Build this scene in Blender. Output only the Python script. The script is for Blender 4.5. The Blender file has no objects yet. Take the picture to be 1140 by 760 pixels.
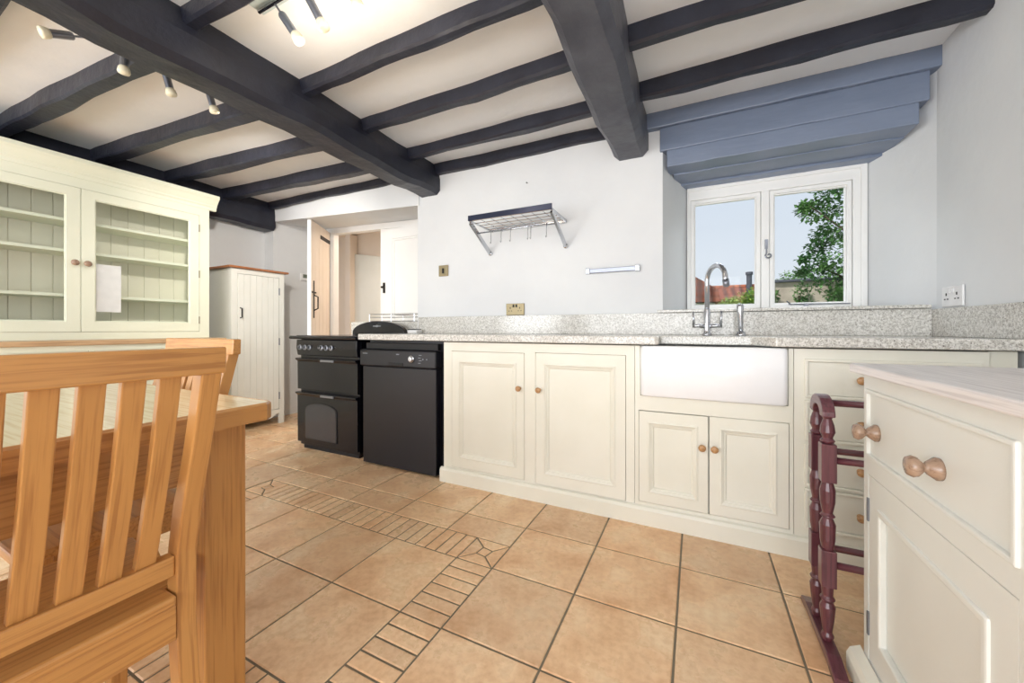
import bpy, bmesh, math, random
from mathutils import Vector, Matrix
random.seed(7)
PI = math.pi
SC = bpy.context.scene
COL = SC.collection

# ------------------------------------------------------------------ camera, world, light, exposure
CAM_H = 0.947
cam_d = bpy.data.cameras.new('camera'); cam = bpy.data.objects.new('camera', cam_d); COL.objects.link(cam)
cam.location = (0, 0, CAM_H); cam.rotation_euler = (PI/2, 0, math.radians(26.0))
cam_d.sensor_fit = 'HORIZONTAL'; cam_d.sensor_width = 36.0; cam_d.lens = 36.0*420/1140
cam_d.shift_y = -(380-366)/1140; cam_d.clip_start = 0.02; cam_d.clip_end = 200
SC.camera = cam
SC.view_settings.view_transform = 'Standard'
SC.view_settings.look = 'None'
SC.view_settings.gamma = 1.0
SC.view_settings.exposure = -0.11
SC.view_settings.use_curve_mapping = False

world = bpy.data.worlds.new('world'); SC.world = world; world.use_nodes = True
wn = world.node_tree; wn.nodes.clear()
wo = wn.nodes.new('ShaderNodeOutputWorld'); wb = wn.nodes.new('ShaderNodeBackground')
wtc = wn.nodes.new('ShaderNodeTexCoord'); wsep = wn.nodes.new('ShaderNodeSeparateXYZ')
wr = wn.nodes.new('ShaderNodeValToRGB')
wr.color_ramp.elements[0].position = 0.0; wr.color_ramp.elements[0].color = (0.84, 0.89, 0.95, 1)
wr.color_ramp.elements[1].position = 0.55; wr.color_ramp.elements[1].color = (0.66, 0.76, 0.92, 1)
wn.links.new(wtc.outputs['Generated'], wsep.inputs[0]); wn.links.new(wsep.outputs['Z'], wr.inputs[0])
wn.links.new(wr.outputs[0], wb.inputs['Color']); wb.inputs['Strength'].default_value = 1.05
wn.links.new(wb.outputs[0], wo.inputs['Surface'])

def area(name, loc, rot, sx, sy, energy, col):
    l = bpy.data.lights.new(name, 'AREA'); l.shape = 'RECTANGLE'; l.size = sx; l.size_y = sy
    l.energy = energy; l.color = col
    o = bpy.data.objects.new(name, l); COL.objects.link(o); o.location = loc; o.rotation_euler = rot
    return o
# added fill lamps behind the camera, standing in for daylight through unseen openings
area('back_fill_light', (-0.6, -2.55, 1.25), (math.radians(116), 0, 0), 2.8, 1.7, 112, (0.97, 0.985, 1.0))
area('left_fill_light', (-3.2, -2.55, 1.25), (math.radians(106), 0, math.radians(6)), 1.3, 1.8, 84, (0.97, 0.985, 1.0))
area('recess_fill_light', (0.43, 4.1, 2.85), (math.radians(-58), 0, 0), 1.8, 0.8, 75, (0.95, 0.975, 1.0))  # added lamp outside, above the view, to brighten the window recess
area('hall_lamp', (-3.3, 3.7, 2.15), (0, 0, 0), 0.5, 0.3, 15, (1.0, 0.80, 0.62))
sun_d = bpy.data.lights.new('sun', 'SUN'); sun_d.energy = 3.4; sun_d.angle = math.radians(3); sun_d.color = (1, 0.97, 0.9)
sun = bpy.data.objects.new('sun', sun_d); COL.objects.link(sun)
sun.rotation_euler = (math.radians(44), 0, math.radians(-38))      # from behind the house: lights the garden, not the room

# ------------------------------------------------------------------ materials
def srgb(r, g, b):
    f = lambda c: (c/255/12.92) if c/255 <= 0.04045 else ((c/255+0.055)/1.055)**2.4
    return (f(r), f(g), f(b), 1)
def newmat(name):
    m = bpy.data.materials.new(name); m.use_nodes = True
    return m, m.node_tree, m.node_tree.nodes['Principled BSDF']
def tc(nt, scale=(1, 1, 1), out='Object'):
    t = nt.nodes.new('ShaderNodeTexCoord'); mp = nt.nodes.new('ShaderNodeMapping')
    mp.inputs['Scale'].default_value = scale
    nt.links.new(t.outputs[out], mp.inputs[0]); return mp.outputs[0]
def noise(nt, vec, scale, detail=4, rough=0.55, dist=0.0):
    n = nt.nodes.new('ShaderNodeTexNoise'); n.inputs['Scale'].default_value = scale
    n.inputs['Detail'].default_value = detail; n.inputs['Roughness'].default_value = rough
    n.inputs['Distortion'].default_value = dist
    nt.links.new(vec, n.inputs['Vector']); return n.outputs['Fac']
def ramp(nt, fac, stops):
    r = nt.nodes.new('ShaderNodeValToRGB'); e = r.color_ramp.elements
    while len(e) < len(stops): e.new(0.5)
    for i, (p, c) in enumerate(stops): e[i].position = p; e[i].color = c
    nt.links.new(fac, r.inputs[0]); return r.outputs[0]
def bump(nt, h, bsdf, strength, dist=0.01):
    b = nt.nodes.new('ShaderNodeBump'); b.inputs['Strength'].default_value = strength
    b.inputs['Distance'].default_value = dist
    nt.links.new(h, b.inputs['Height']); nt.links.new(b.outputs[0], bsdf.inputs['Normal'])
def mix(nt, fac, a, b, mode='MIX'):
    m = nt.nodes.new('ShaderNodeMix'); m.data_type = 'RGBA'; m.blend_type = mode
    if isinstance(fac, (int, float)): m.inputs['Factor'].default_value = fac
    else: nt.links.new(fac, m.inputs['Factor'])
    for i, v in ((6, a), (7, b)):
        if isinstance(v, tuple): m.inputs[i].default_value = v
        else: nt.links.new(v, m.inputs[i])
    return m.outputs[2]
def paint(name, c, c2=None, rough=0.5, scale=3.0, bs=0.0, bscale=40, spec=0.5, stretch=(1, 1, 1)):
    m, nt, b = newmat(name); v = tc(nt, stretch)
    if c2 is None: c2 = tuple(x*0.93 for x in c[:3])+(1,)
    n = noise(nt, v, scale, 5)
    nt.links.new(ramp(nt, n, [(0.35, c2), (0.62, c)]), b.inputs['Base Color'])
    b.inputs['Roughness'].default_value = rough; b.inputs['Specular IOR Level'].default_value = spec
    if bs: bump(nt, noise(nt, v, bscale, 4), b, bs, 0.01)
    return m
def plain(name, c, rough=0.4, metal=0.0, spec=0.5, bs=0.0):
    m, nt, b = newmat(name)
    v = tc(nt); n = noise(nt, v, 25, 3)
    nt.links.new(ramp(nt, n, [(0.3, tuple(x*0.92 for x in c[:3])+(1,)), (0.7, c)]), b.inputs['Base Color'])
    b.inputs['Roughness'].default_value = rough; b.inputs['Metallic'].default_value = metal
    b.inputs['Specular IOR Level'].default_value = spec
    if bs: bump(nt, n, b, bs)
    return m
def wood(name, axis, light, dark, rough=0.35, ring=9.0, coat=0.3):
    m, nt, b = newmat(name)
    st = {'x': (0.8, 11, 11), 'y': (11, 0.8, 11), 'z': (11, 11, 0.8), 'lean': (11, 1.5, 0.8)}[axis]
    v = tc(nt, st)
    n1 = noise(nt, v, 1.5, 3, 0.5, 0.5)
    v2 = tc(nt, {'x': (4, 130, 130), 'y': (130, 4, 130), 'z': (130, 130, 4), 'lean': (130, 6, 4)}[axis])
    n2 = noise(nt, v2, 1.0, 3, 0.6)
    w = nt.nodes.new('ShaderNodeMath'); w.operation = 'MULTIPLY_ADD'
    nt.links.new(n1, w.inputs[0]); w.inputs[1].default_value = ring; w.inputs[2].default_value = 0.0
    s = nt.nodes.new('ShaderNodeMath'); s.operation = 'PINGPONG'; nt.links.new(w.outputs[0], s.inputs[0]); s.inputs[1].default_value = 1.0
    md = tuple((light[i]+dark[i])/2 for i in range(3))+(1,)
    c1 = ramp(nt, s.outputs[0], [(0.0, tuple(light[i]*.7+md[i]*.3 for i in range(3))+(1,)), (0.5, light), (1.0, light)])
    c2 = ramp(nt, n2, [(0.36, dark), (0.52, (1, 1, 1, 1))])
    fin = mix(nt, 0.38, c1, c2, 'MULTIPLY')
    nt.links.new(fin, b.inputs['Base Color'])
    b.inputs['Roughness'].default_value = rough; b.inputs['Coat Weight'].default_value = coat; b.inputs['Coat Roughness'].default_value = 0.25
    bump(nt, n2, b, 0.12, 0.002)
    return m
M = {}
M['plaster'] = paint('white_plaster', srgb(229, 231, 232), srgb(222, 224, 226), 0.85, 1.5, 0.35, 7, 0.2)
M['ceiling'] = paint('ceiling_plaster', srgb(243, 245, 247), srgb(236, 239, 242), 0.85, 2.2, 0.4, 6, 0.2)
M['beam'] = paint('black_beam_paint', srgb(40, 43, 56), srgb(28, 30, 42), 0.42, 6, 0.6, 14, 0.5, (1, 1, 1))
M['beam_grey'] = paint('beam_painted_haze', srgb(84, 86, 96), srgb(66, 68, 78), 0.45, 6, 0.6, 14, 0.5)  # grey here is window flare put into the beam's colour
M['lintel'] = paint('lintel_painted_haze', srgb(124, 136, 158), srgb(112, 124, 146), 0.38, 4, 0.35, 14, 0.6, (0.25, 1, 1))  # bluish haze round the window, painted into the dark lintel's colour
M['cream'] = paint('cream_cabinet_paint', srgb(236, 234, 222), srgb(231, 229, 215), 0.42, 2.5, 0.05, 60)
M['green_cream'] = paint('pale_green_cream_paint', srgb(236, 239, 220), srgb(231, 235, 214), 0.42, 2.5, 0.05, 60)
M['board'] = paint('tongue_and_groove_paint', srgb(234, 230, 212), srgb(228, 223, 204), 0.5, 2.5, 0.05, 60)
M['off_white'] = paint('off_white_paint', srgb(238, 239, 232), srgb(232, 233, 225), 0.42, 2.5, 0.05, 60)
M['grey_cream'] = paint('stone_cream_paint', srgb(230, 231, 225), srgb(226, 227, 220), 0.4, 2.5, 0.05, 60)
M['frame_white'] = paint('window_frame_paint', srgb(246, 246, 244), srgb(242, 242, 240), 0.35, 2.5)
M['peach'] = paint('peach_hall_plaster', srgb(246, 234, 220), srgb(242, 228, 212), 0.8, 2.0, 0.1, 10)
M['peach_door'] = paint('ledged_door_paint', srgb(244, 232, 220), srgb(240, 227, 212), 0.5, 3.0)
M['ceramic'] = paint('white_ceramic', srgb(246, 247, 249), srgb(244, 245, 247), 0.12, 2)
M['white_plastic'] = plain('white_plastic', srgb(240, 240, 240), 0.3)
M['chrome'] = plain('chrome', srgb(205, 208, 214), 0.16, 1.0)
M['steel'] = plain('brushed_steel', srgb(150, 154, 164), 0.32, 0.85)
M['brass'] = plain('aged_brass', srgb(150, 138, 108), 0.45, 0.7)
M['plate'] = plain('pale_satin_plate', srgb(196, 212, 216), 0.45)
M['dark_steel'] = plain('dark_polished_steel', srgb(58, 64, 86), 0.25, 0.6)
M['iron'] = plain('black_iron', srgb(38, 34, 34), 0.5, 0.4)
M['black_gloss'] = plain('black_enamel', srgb(20, 21, 29), 0.2)
M['black_satin'] = plain('black_satin', srgb(17, 18, 27), 0.34)
M['black_matt'] = plain('black_matt', srgb(14, 14, 17), 0.6)
M['glass_black'] = plain('smoked_glass', srgb(62, 62, 66), 0.1)
M['bulb'] = plain('frosted_lamp_glass', srgb(240, 232, 205), 0.4)
M['paper'] = plain('white_paper', srgb(243, 241, 240), 0.8)
M['lcd'] = plain('grey_lcd', srgb(110, 120, 108), 0.3)
OAK_L, OAK_D = srgb(196, 142, 80), srgb(156, 104, 54)
for a in ('x', 'y', 'z', 'lean'): M['oak_'+a] = wood('oak_grain_'+a, a, OAK_L, OAK_D)
for a in 'xyz': M['top_'+a] = wood('oak_painted_sheen_'+a, a, srgb(232, 218, 180), srgb(206, 184, 138), 0.22, 5, 0.6)  # table top: pale reflection painted into the oak colour
for a in 'xyz': M['mahogany_'+a] = wood('mahogany_'+a, a, srgb(98, 52, 60), srgb(66, 30, 38), 0.32, 5, 0.3)
M['brown_top_y'] = wood('brown_shelf_wood', 'y', srgb(176, 112, 66), srgb(120, 66, 34), 0.35)
M['dresser_top'] = wood('waxed_pine', 'y', srgb(205, 172, 132), srgb(160, 124, 86), 0.4)
M['limed'] = wood('limed_wood', 'y', srgb(230, 224, 222), srgb(176, 168, 168), 0.3, 6, 0.3)
M['knob_wood'] = wood('beech_knob', 'y', srgb(196, 152, 104), srgb(150, 104, 66), 0.3, 4)
M['knob_brown'] = wood('antique_wood_knob', 'x', srgb(170, 142, 120), srgb(120, 92, 74), 0.25, 4)

def granite():
    m, nt, b = newmat('speckled_granite'); v = tc(nt)
    n1 = noise(nt, v, 110, 3, 0.7); n2 = noise(nt, v, 260, 2, 0.6)
    c1 = ramp(nt, n1, [(0.36, srgb(176, 172, 164)), (0.50, srgb(212, 210, 203)), (0.64, srgb(232, 230, 225))])
    c2 = ramp(nt, n2, [(0.35, srgb(110, 106, 102)), (0.42, (1, 1, 1, 1))])
    nt.links.new(mix(nt, 0.8, c1, c2, 'MULTIPLY'), b.inputs['Base Color'])
    b.inputs['Roughness'].default_value = 0.14
    return m
M['granite'] = granite()
def tilemat():
    m, nt, b = newmat('terracotta_tile'); v = tc(nt)
    g = nt.nodes.new('ShaderNodeNewGeometry')
    n = noise(nt, v, 5.5, 5, 0.6); n2 = noise(nt, v, 45, 3)
    c = ramp(nt, n, [(0.32, srgb(222, 182, 142)), (0.5, srgb(238, 206, 168)), (0.68, srgb(245, 222, 188))])
    r = ramp(nt, g.outputs['Random Per Island'], [(0.0, srgb(236, 228, 222)), (0.5, srgb(255, 250, 244)), (1.0, srgb(252, 240, 228))])
    c = mix(nt, 0.9, c, r, 'MULTIPLY')
    c = mix(nt, 0.25, c, ramp(nt, n2, [(0.35, srgb(200, 170, 140)), (0.6, (1, 1, 1, 1))]), 'MULTIPLY')
    nt.links.new(c, b.inputs['Base Color'])
    nt.links.new(ramp(nt, n, [(0.3, (0.36,)*3+(1,)), (0.7, (0.22,)*3+(1,))]), b.inputs['Roughness'])
    bump(nt, n, b, 0.15, 0.006)
    return m
M['tile'] = tilemat()
M['grout'] = plain('grey_green_grout', srgb(128, 118, 100), 0.9)
def glassmat():
    m, nt, b = newmat('window_glass')
    nt.nodes.remove(b); out = nt.nodes['Material Output']
    t = nt.nodes.new('ShaderNodeBsdfTransparent'); t.inputs[0].default_value = (0.97, 0.98, 0.98, 1)
    gl = nt.nodes.new('ShaderNodeBsdfGlossy'); gl.inputs['Roughness'].default_value = 0.02
    fr = nt.nodes.new('ShaderNodeFresnel'); fr.inputs['IOR'].default_value = 1.45
    mx = nt.nodes.new('ShaderNodeMixShader')
    hf = nt.nodes.new('ShaderNodeMath'); hf.operation = 'MULTIPLY'; hf.inputs[1].default_value = 0.15; nt.links.new(fr.outputs[0], hf.inputs[0]); nt.links.new(hf.outputs[0], mx.inputs[0]); nt.links.new(t.outputs[0], mx.inputs[1]); nt.links.new(gl.outputs[0], mx.inputs[2])
    nt.links.new(mx.outputs[0], out.inputs['Surface']); return m
M['glass'] = glassmat()
def rooftile():
    m, nt, b = newmat('clay_roof_tiles'); v = tc(nt)
    br = nt.nodes.new('ShaderNodeTexBrick'); nt.links.new(tc(nt, (1, 1, 1)), br.inputs['Vector'])
    br.inputs['Scale'].default_value = 1.0; br.inputs['Color1'].default_value = srgb(176, 98, 66); br.inputs['Color2'].default_value = srgb(206, 132, 96)
    br.inputs['Mortar'].default_value = srgb(96, 58, 46); br.inputs['Mortar Size'].default_value = 0.035
    br.inputs['Brick Width'].default_value = 0.24; br.inputs['Row Height'].default_value = 0.3; br.offset = 0.0
    nt.links.new(br.outputs['Color'], b.inputs['Base Color']); b.inputs['Roughness'].default_value = 0.8
    return m
M['roof'] = rooftile()
M['stone'] = paint('garden_wall_stone', srgb(222, 208, 192), srgb(176, 162, 148), 0.9, 2.6, 0.8, 6)
M['leaf'] = paint('leaf_green', srgb(128, 168, 92), srgb(84, 130, 72), 0.5, 3.0)
M['leaf_dark'] = paint('leaf_deep_green', srgb(118, 158, 92), srgb(70, 116, 70), 0.5, 2.0)
M['leaf_bright'] = paint('leaf_yellow_green', srgb(190, 208, 96), srgb(128, 168, 72), 0.5, 3.0)
M['bark'] = paint('bark', srgb(110, 96, 82), srgb(78, 66, 56), 0.9, 12, 0.6, 20)
M['grass'] = paint('lawn', srgb(96, 128, 62), srgb(74, 104, 50), 0.9, 2.0)
M['slate'] = plain('slate_coping', srgb(92, 94, 104), 0.7)
M['render_wall'] = paint('pale_render', srgb(220, 214, 204), None, 0.9)

# ------------------------------------------------------------------ mesh helpers
def BM(): return bmesh.new()
def box(bm, x0, x1, y0, y1, z0, z1, mtx=None):
    vs = [bm.verts.new(Vector(p)) for p in ((x0,y0,z0),(x1,y0,z0),(x1,y1,z0),(x0,y1,z0),(x0,y0,z1),(x1,y0,z1),(x1,y1,z1),(x0,y1,z1))]
    if mtx is not None:
        for v in vs: v.co = mtx @ v.co
    for f in ((3,2,1,0),(4,5,6,7),(0,1,5,4),(1,2,6,5),(2,3,7,6),(3,0,4,7)): bm.faces.new([vs[i] for i in f])
    return bm
def bx(*a, **k): return box(BM(), *a, **k)
def loft(bm, rings, cap=True, closed=True):
    R = [[bm.verts.new(Vector(p)) for p in r] for r in rings]; n = len(R[0])
    for a, b in zip(R[:-1], R[1:]):
        for i in range(n if closed else n-1):
            bm.faces.new((a[i], a[(i+1) % n], b[(i+1) % n], b[i]))
    if cap and closed:
        bm.faces.new(R[0][::-1]); bm.faces.new(R[-1])
    return bm
def frame_of(d):
    d = d.normalized(); up = Vector((0, 0, 1)) if abs(d.z) < 0.9 else Vector((1, 0, 0))
    a = d.cross(up).normalized(); return a, a.cross(d).normalized()
def tube(bm, pts, r, seg=10, cap=True):
    pts = [Vector(p) for p in pts]; rings = []
    for i, p in enumerate(pts):
        d = (pts[min(i+1, len(pts)-1)]-pts[max(i-1, 0)])
        if i == 0: a, b = frame_of(d)
        else:
            dn = d.normalized(); a = (a-dn*a.dot(dn)).normalized(); b = dn.cross(a).normalized()*(-1 if False else 1); b = a.cross(dn).normalized()
        rr = r[i] if isinstance(r, (list, tuple)) else r
        rings.append([p+a*math.cos(2*PI*k/seg)*rr+b*math.sin(2*PI*k/seg)*rr for k in range(seg)])
    return loft(bm, rings, cap)
def lathe(bm, base, axis, prof, seg=16):
    base = Vector(base); axis = Vector(axis).normalized(); a, b = frame_of(axis)
    return loft(bm, [[base+axis*t+(a*math.cos(2*PI*k/seg)+b*math.sin(2*PI*k/seg))*max(r, 1e-4) for k in range(seg)] for t, r in prof])
def prism(bm, poly, axis, t0, t1):
    """poly: 2-D outline in the plane across `axis`: x->(y,z)  y->(x,z)  z->(x,y)"""
    f = {'x': lambda p, t: (t, p[0], p[1]), 'y': lambda p, t: (p[0], t, p[1]), 'z': lambda p, t: (p[0], p[1], t)}[axis]
    return loft(bm, [[f(p, t0) for p in poly], [f(p, t1) for p in poly]])
def ring_frame(bm, axis, t0, t1, o, i):
    """rectangular frame (outer o, inner i = (u0,u1,v0,v1)) across axis"""
    f = {'x': lambda u, v, t: (t, u, v), 'y': lambda u, v, t: (u, t, v)}[axis]
    def rc(r, t): return [f(r[0], r[2], t), f(r[1], r[2], t), f(r[1], r[3], t), f(r[0], r[3], t)]
    loops = [rc(o, t0), rc(o, t1), rc(i, t1), rc(i, t0)]
    R = [[bm.verts.new(Vector(p)) for p in l] for l in loops]
    for a in range(4):
        A, B = R[a], R[(a+1) % 4]
        for k in range(4): bm.faces.new((A[k], A[(k+1) % 4], B[(k+1) % 4], B[k]))
    return bm
def root_of(o):
    while o.parent: o = o.parent
    return o
def obj(name, bm, mat, parent=None, bevel=0.0, smooth=False, local=False, seg=2):
    bmesh.ops.recalc_face_normals(bm, faces=bm.faces[:])
    if parent is not None and not local:
        r = root_of(parent).location
        bmesh.ops.translate(bm, vec=-r, verts=bm.verts[:])
    me = bpy.data.meshes.new(name); bm.to_mesh(me); bm.free()
    o = bpy.data.objects.new(name, me); COL.objects.link(o)
    me.materials.append(M[mat] if isinstance(mat, str) else mat)
    if parent is not None: o.parent = parent
    if bevel:
        b = o.modifiers.new('bevel', 'BEVEL'); b.width = bevel; b.segments = seg; b.limit_method = 'ANGLE'; b.angle_limit = math.radians(35)
    if smooth:
        for p in me.polygons: p.use_smooth = True
    elif bevel:
        for p in me.polygons: p.use_smooth = False
    return o
def tag(o, label=None, cat=None, group=None, kind=None):
    if label: o['label'] = label
    if cat: o['category'] = cat
    if group: o['group'] = group
    if kind: o['kind'] = kind
    return o
def thing(name, label, cat, loc=(0, 0, 0), rz=0, group=None):
    o = bpy.data.objects.new(name, None); COL.objects.link(o); o.location = loc; o.rotation_euler = (0, 0, rz)
    o.empty_display_size = 0.1
    return tag(o, label, cat, group)
def solo(name, bm, mat, label, cat, group=None, bevel=0.0, smooth=False, origin=None):
    if origin is not None: bmesh.ops.translate(bm, vec=-Vector(origin), verts=bm.verts[:])
    o = obj(name, bm, mat, None, bevel, smooth)
    if origin is not None: o.location = origin
    return tag(o, label, cat, group)
def struct(name, bm, mat, parent=None, bevel=0.0, smooth=False):
    o = obj(name, bm, mat, parent, bevel, smooth)
    if parent is None: o['kind'] = 'structure'
    return o
def dup(root, loc, rz, label, group=None):
    def cp(o, par):
        c = o.copy(); COL.objects.link(c); c.parent = par
        for ch in [x for x in bpy.data.objects if x.parent == o]: cp(ch, c)
        return c
    r = cp(root, None); r.location = loc; r.rotation_euler = (0, 0, rz); r['label'] = label
    if group: r['group'] = group
    return r

# ------------------------------------------------------------------ the room shell
CEIL = 2.27
XR = 1.03
def make_floor():
    bm = BM(); g = 0.0035; T = 0.333
    def tile(poly):
        cx = sum(p[0] for p in poly)/len(poly); cy = sum(p[1] for p in poly)/len(poly)
        def shrink(d):
            out = []
            n = len(poly)
            for i in range(n):
                p0, p1, p2 = Vector(poly[i-1]), Vector(poly[i]), Vector(poly[(i+1) % n])
                e1 = (p1-p0).normalized(); e2 = (p2-p1).normalized()
                n1 = Vector((-e1.y, e1.x)); n2 = Vector((-e2.y, e2.x))
                s = n1+n2; k = d/max(0.3, 1+n1.dot(n2)); out.append(p1+s*k)
            return out
        a = shrink(g); b = shrink(g+0.003)
        loft(bm, [[(p.x, p.y, -0.006) for p in a], [(p.x, p.y, -0.0022) for p in a], [(p.x, p.y, 0.0) for p in b]])
    def rect(x0, x1, y0, y1): tile([(x0, y0), (x1, y0), (x1, y1), (x0, y1)])
    # brick-banded square: outer x -2.407..-0.727, y 0.475..1.474
    X0, X1, Y1 = -2.407, -0.727, 1.4745; Bn = 0.167
    Y0 = Y1-2*Bn-3*T+0.166-0.166
    Y0 = 1.3085-3*T-Bn+0.167-0.0
    Y0 = 1.3085-2*T-Bn
    xs = [X0+Bn+T*k for k in range(5)]; xs = [X1-Bn-T*(4-k) for k in range(5)]
    ys = [Y1-Bn-T*k for k in range(3)]
    for i in range(4):
        for j in range(2): rect(xs[i], xs[i+1], ys[j+1], ys[j])
        for k in range(6):
            w = T/6
            rect(xs[i]+w*k, xs[i]+w*(k+1), Y1-Bn, Y1); rect(xs[i]+w*k, xs[i]+w*(k+1), ys[2]-Bn, ys[2])
    xl = xs[0]-Bn; yl = ys[2]-Bn
    for j in range(2):
        for k in range(6):
            w = T/6; rect(xs[4], X1, ys[j+1]+w*k, ys[j+1]+w*(k+1)); rect(xl, xs[0], ys[j+1]+w*k, ys[j+1]+w*(k+1))
    def corner(x0, y0, flip=False):
        s = Bn; c = 0.30*s; q = 0.055
        m = [(x0+s*.34, y0+s*.38), (x0+s*.62, y0+s*.34), (x0+s*.68, y0+s*.62), (x0+s*.38, y0+s*.68)]
        o = [(x0, y0), (x0+s, y0), (x0+s, y0+s), (x0, y0+s)]
        tile(m)
        for i in range(4): tile([o[i], o[(i+1) % 4], m[(i+1) % 4], m[i]])
    for cx in (xl, xs[4]):
        for cy in (yl, Y1-Bn): corner(cx, cy)
    # surrounding grid
    gx = [X1+0.335*k for k in range(-12, 8)]
    gy = [0.978+0.333*k for k in range(-12, 9)]
    def outside(a, b, c, d):   # cut a grid tile by the banded square
        bx0, bx1, by0, by1 = xl, X1, yl, Y1
        if a >= bx1-1e-4 or b <= bx0+1e-4 or c >= by1-1e-4 or d <= by0+1e-4: return [(a, b, c, d)]
        out = []
        if d > by1+0.02: out.append((a, b, max(c, by1), d))
        if c < by0-0.02: out.append((a, b, c, min(d, by0)))
        cc, dd = max(c, by0), min(d, by1)
        if dd-cc > 0.02:
            if a < bx0-0.02: out.append((a, min(b, bx0), cc, dd))
            if b > bx1+0.02: out.append((max(a, bx1), b, cc, dd))
        return out
    for i in range(len(gx)-1):
        for j in range(len(gy)-1):
            if gy[j] > 4.3 or gx[i] > XR: continue
            for (a, b, c, d) in outside(gx[i], gx[i+1], gy[j], gy[j+1]):
                if b-a > 0.02 and d-c > 0.02: rect(a, b, c, d)
    return bm, (xl, yl)
fb, _ = make_floor()
ft = obj('floor', bx(-5.3, 1.6, -3.0, 4.5, -0.12, -0.0035), 'grout'); ft['kind'] = 'structure'
tl = obj('floor_tiles', fb, 'tile', ft); tl['kind'] = 'stuff'
tag(tl, 'terracotta floor tiles with a brick-patterned border')

def clipwall(): pass
wl = BM()
# window wall, left of the window, with a splayed reveal
prism(wl, [(-2.10, 2.50), (-0.185, 2.50), (-0.045, 2.95), (-0.045, 3.02), (-2.10, 3.02)], 'z', 0, CEIL+0.05)
prism(wl, [(-0.185, 2.50), (1.03, 2.50), (0.888, 2.95), (0.888, 3.02), (-0.045, 3.02), (-0.045, 2.95)], 'z', 0, 1.045)
prism(wl, [(1.030, 2.50), (1.23, 2.50), (1.23, 3.02), (0.888, 3.02), (0.888, 2.95)], 'z', 0, CEIL+0.05)
box(wl, -0.2, 1.1, 2.80, 3.02, 1.935, CEIL+0.05)
struct('wall_window', wl, 'plaster')
struct('wall_right', bx(XR, XR+0.2, -2.9, 2.50, 0, CEIL+0.05), 'plaster')
struct('wall_left', bx(-4.40, -4.20, -2.9, 2.55, 0, CEIL+0.05), 'plaster')
bw = BM()
box(bw, -4.4, XR+0.2, -2.9, -2.7, 0, 0.45); box(bw, -4.4, XR+0.2, -2.9, -2.7, 2.22, CEIL+0.05)
for a, b in ((-4.4, -3.9), (-2.5, -2.05), (0.85, XR+0.2)): box(bw, a, b, -2.9, -2.7, 0.45, 2.22)
struct('wall_back', bw, 'plaster')
struct('ceiling', bx(-4.4, XR+0.2, -2.9, 2.55, CEIL, CEIL+0.15), 'ceiling')
# deep doorway at the far left
al = BM()
prism(al, [(-4.40, 2.50), (-4.05, 2.50), (-4.05, 3.10), (-4.40, 3.10)], 'z', 0, CEIL)
loft(al, [[(-4.06, 2.49, 2.086), (-2.08, 2.49, 1.978), (-2.08, 2.49, CEIL+0.05), (-4.06, 2.49, CEIL+0.05)],
          [(-4.06, 3.15, 2.135), (-2.08, 3.15, 2.06), (-2.08, 3.15, CEIL+0.05), (-4.06, 3.15, CEIL+0.05)]])
box(al, -4.40, -3.915, 3.10, 3.2, 0, 2.4)
loft(al, [[(-4.40, y, 2.10), (-2.0, y, 2.02), (-2.0, y, 2.4), (-4.40, y, 2.4)] for y in (3.10, 3.2)])
struct('wall_alcove', al, 'plaster')
hw = BM()
box(hw, -5.4, -1.9, 4.20, 4.3, 0, 2.4); box(hw, -5.4, -5.3, 3.1, 4.2, 0, 2.4); box(hw, -2.0, -1.9, 3.2, 4.2, 0, 2.4)
box(hw, -5.4, -1.9, 3.0, 4.3, 2.4, 2.5)
struct('wall_hall', hw, 'peach')
# slanting stair side seen in the hall
struct('trim_1', prism(BM(), [(-4.75, 0), (-3.2, 0), (-3.2, 1.86), (-4.75, 2.10)], 'y', 4.14, 4.195), 'off_white')
tm = BM(); box(tm, -4.80, -4.70, 4.05, 4.19, 0, 2.38)
struct('trim_2', tm, M['peach_door'])
# door frame
df = BM()
box(df, -3.92, -3.80, 3.046, 3.115, 0, 2.075); box(df, -3.07, -2.992, 3.046, 3.115, 0, 2.045)
loft(df, [[(-3.93, 3.04, 2.06), (-2.1, 3.04, 1.985), (-2.1, 3.04, 2.05), (-3.93, 3.04, 2.125)], [(-3.93, 3.12, 2.06), (-2.1, 3.12, 1.985), (-2.1, 3.12, 2.05), (-3.93, 3.12, 2.125)]])
struct('trim_3', df, 'frame_white', bevel=0.004)
# door_1: the plank door that stands open
hx, hy, ex, ey = -3.86, 3.03, -3.56, 2.57
L = math.hypot(ex-hx, ey-hy)
d1 = tag(thing('door_1', 'open plank door with black iron latch, swung into the doorway', 'door', (hx, hy, 0), math.atan2(ey-hy, ex-hx)), kind='structure')
dl = BM()
n = 5
for i in range(n):
    w = L/n; box(dl, w*i+0.0015, w*(i+1)-0.0015, -0.012, 0.012, 0.01, 2.07)
box(dl, 0.003, L-0.003, -0.010, 0.010, 0.012, 2.068)
lf = obj('door_leaf', dl, 'peach_door', d1, local=True, bevel=0.0015)
obj('door_edge', bx(L, L+0.022, -0.018, 0.018, 0.01, 2.08), 'frame_white', d1, local=True, bevel=0.002)
obj('hinge_strap', bx(0.02, L*0.55, 0.012, 0.018, 1.93, 1.97), 'iron', d1, local=True)
lt = BM(); box(lt, L-0.075, L-0.055, 0.012, 0.017, 1.06, 1.45); tube(lt, [(L-0.065, 0.015, 1.14), (L-0.065, 0.055, 1.16), (L-0.065, 0.055, 1.28), (L-0.065, 0.015, 1.30)], 0.007, 8)
box(lt, L-0.11, L-0.0, 0.012, 0.022, 1.32, 1.335)
obj('latch', lt, 'iron', d1, local=True)
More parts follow.
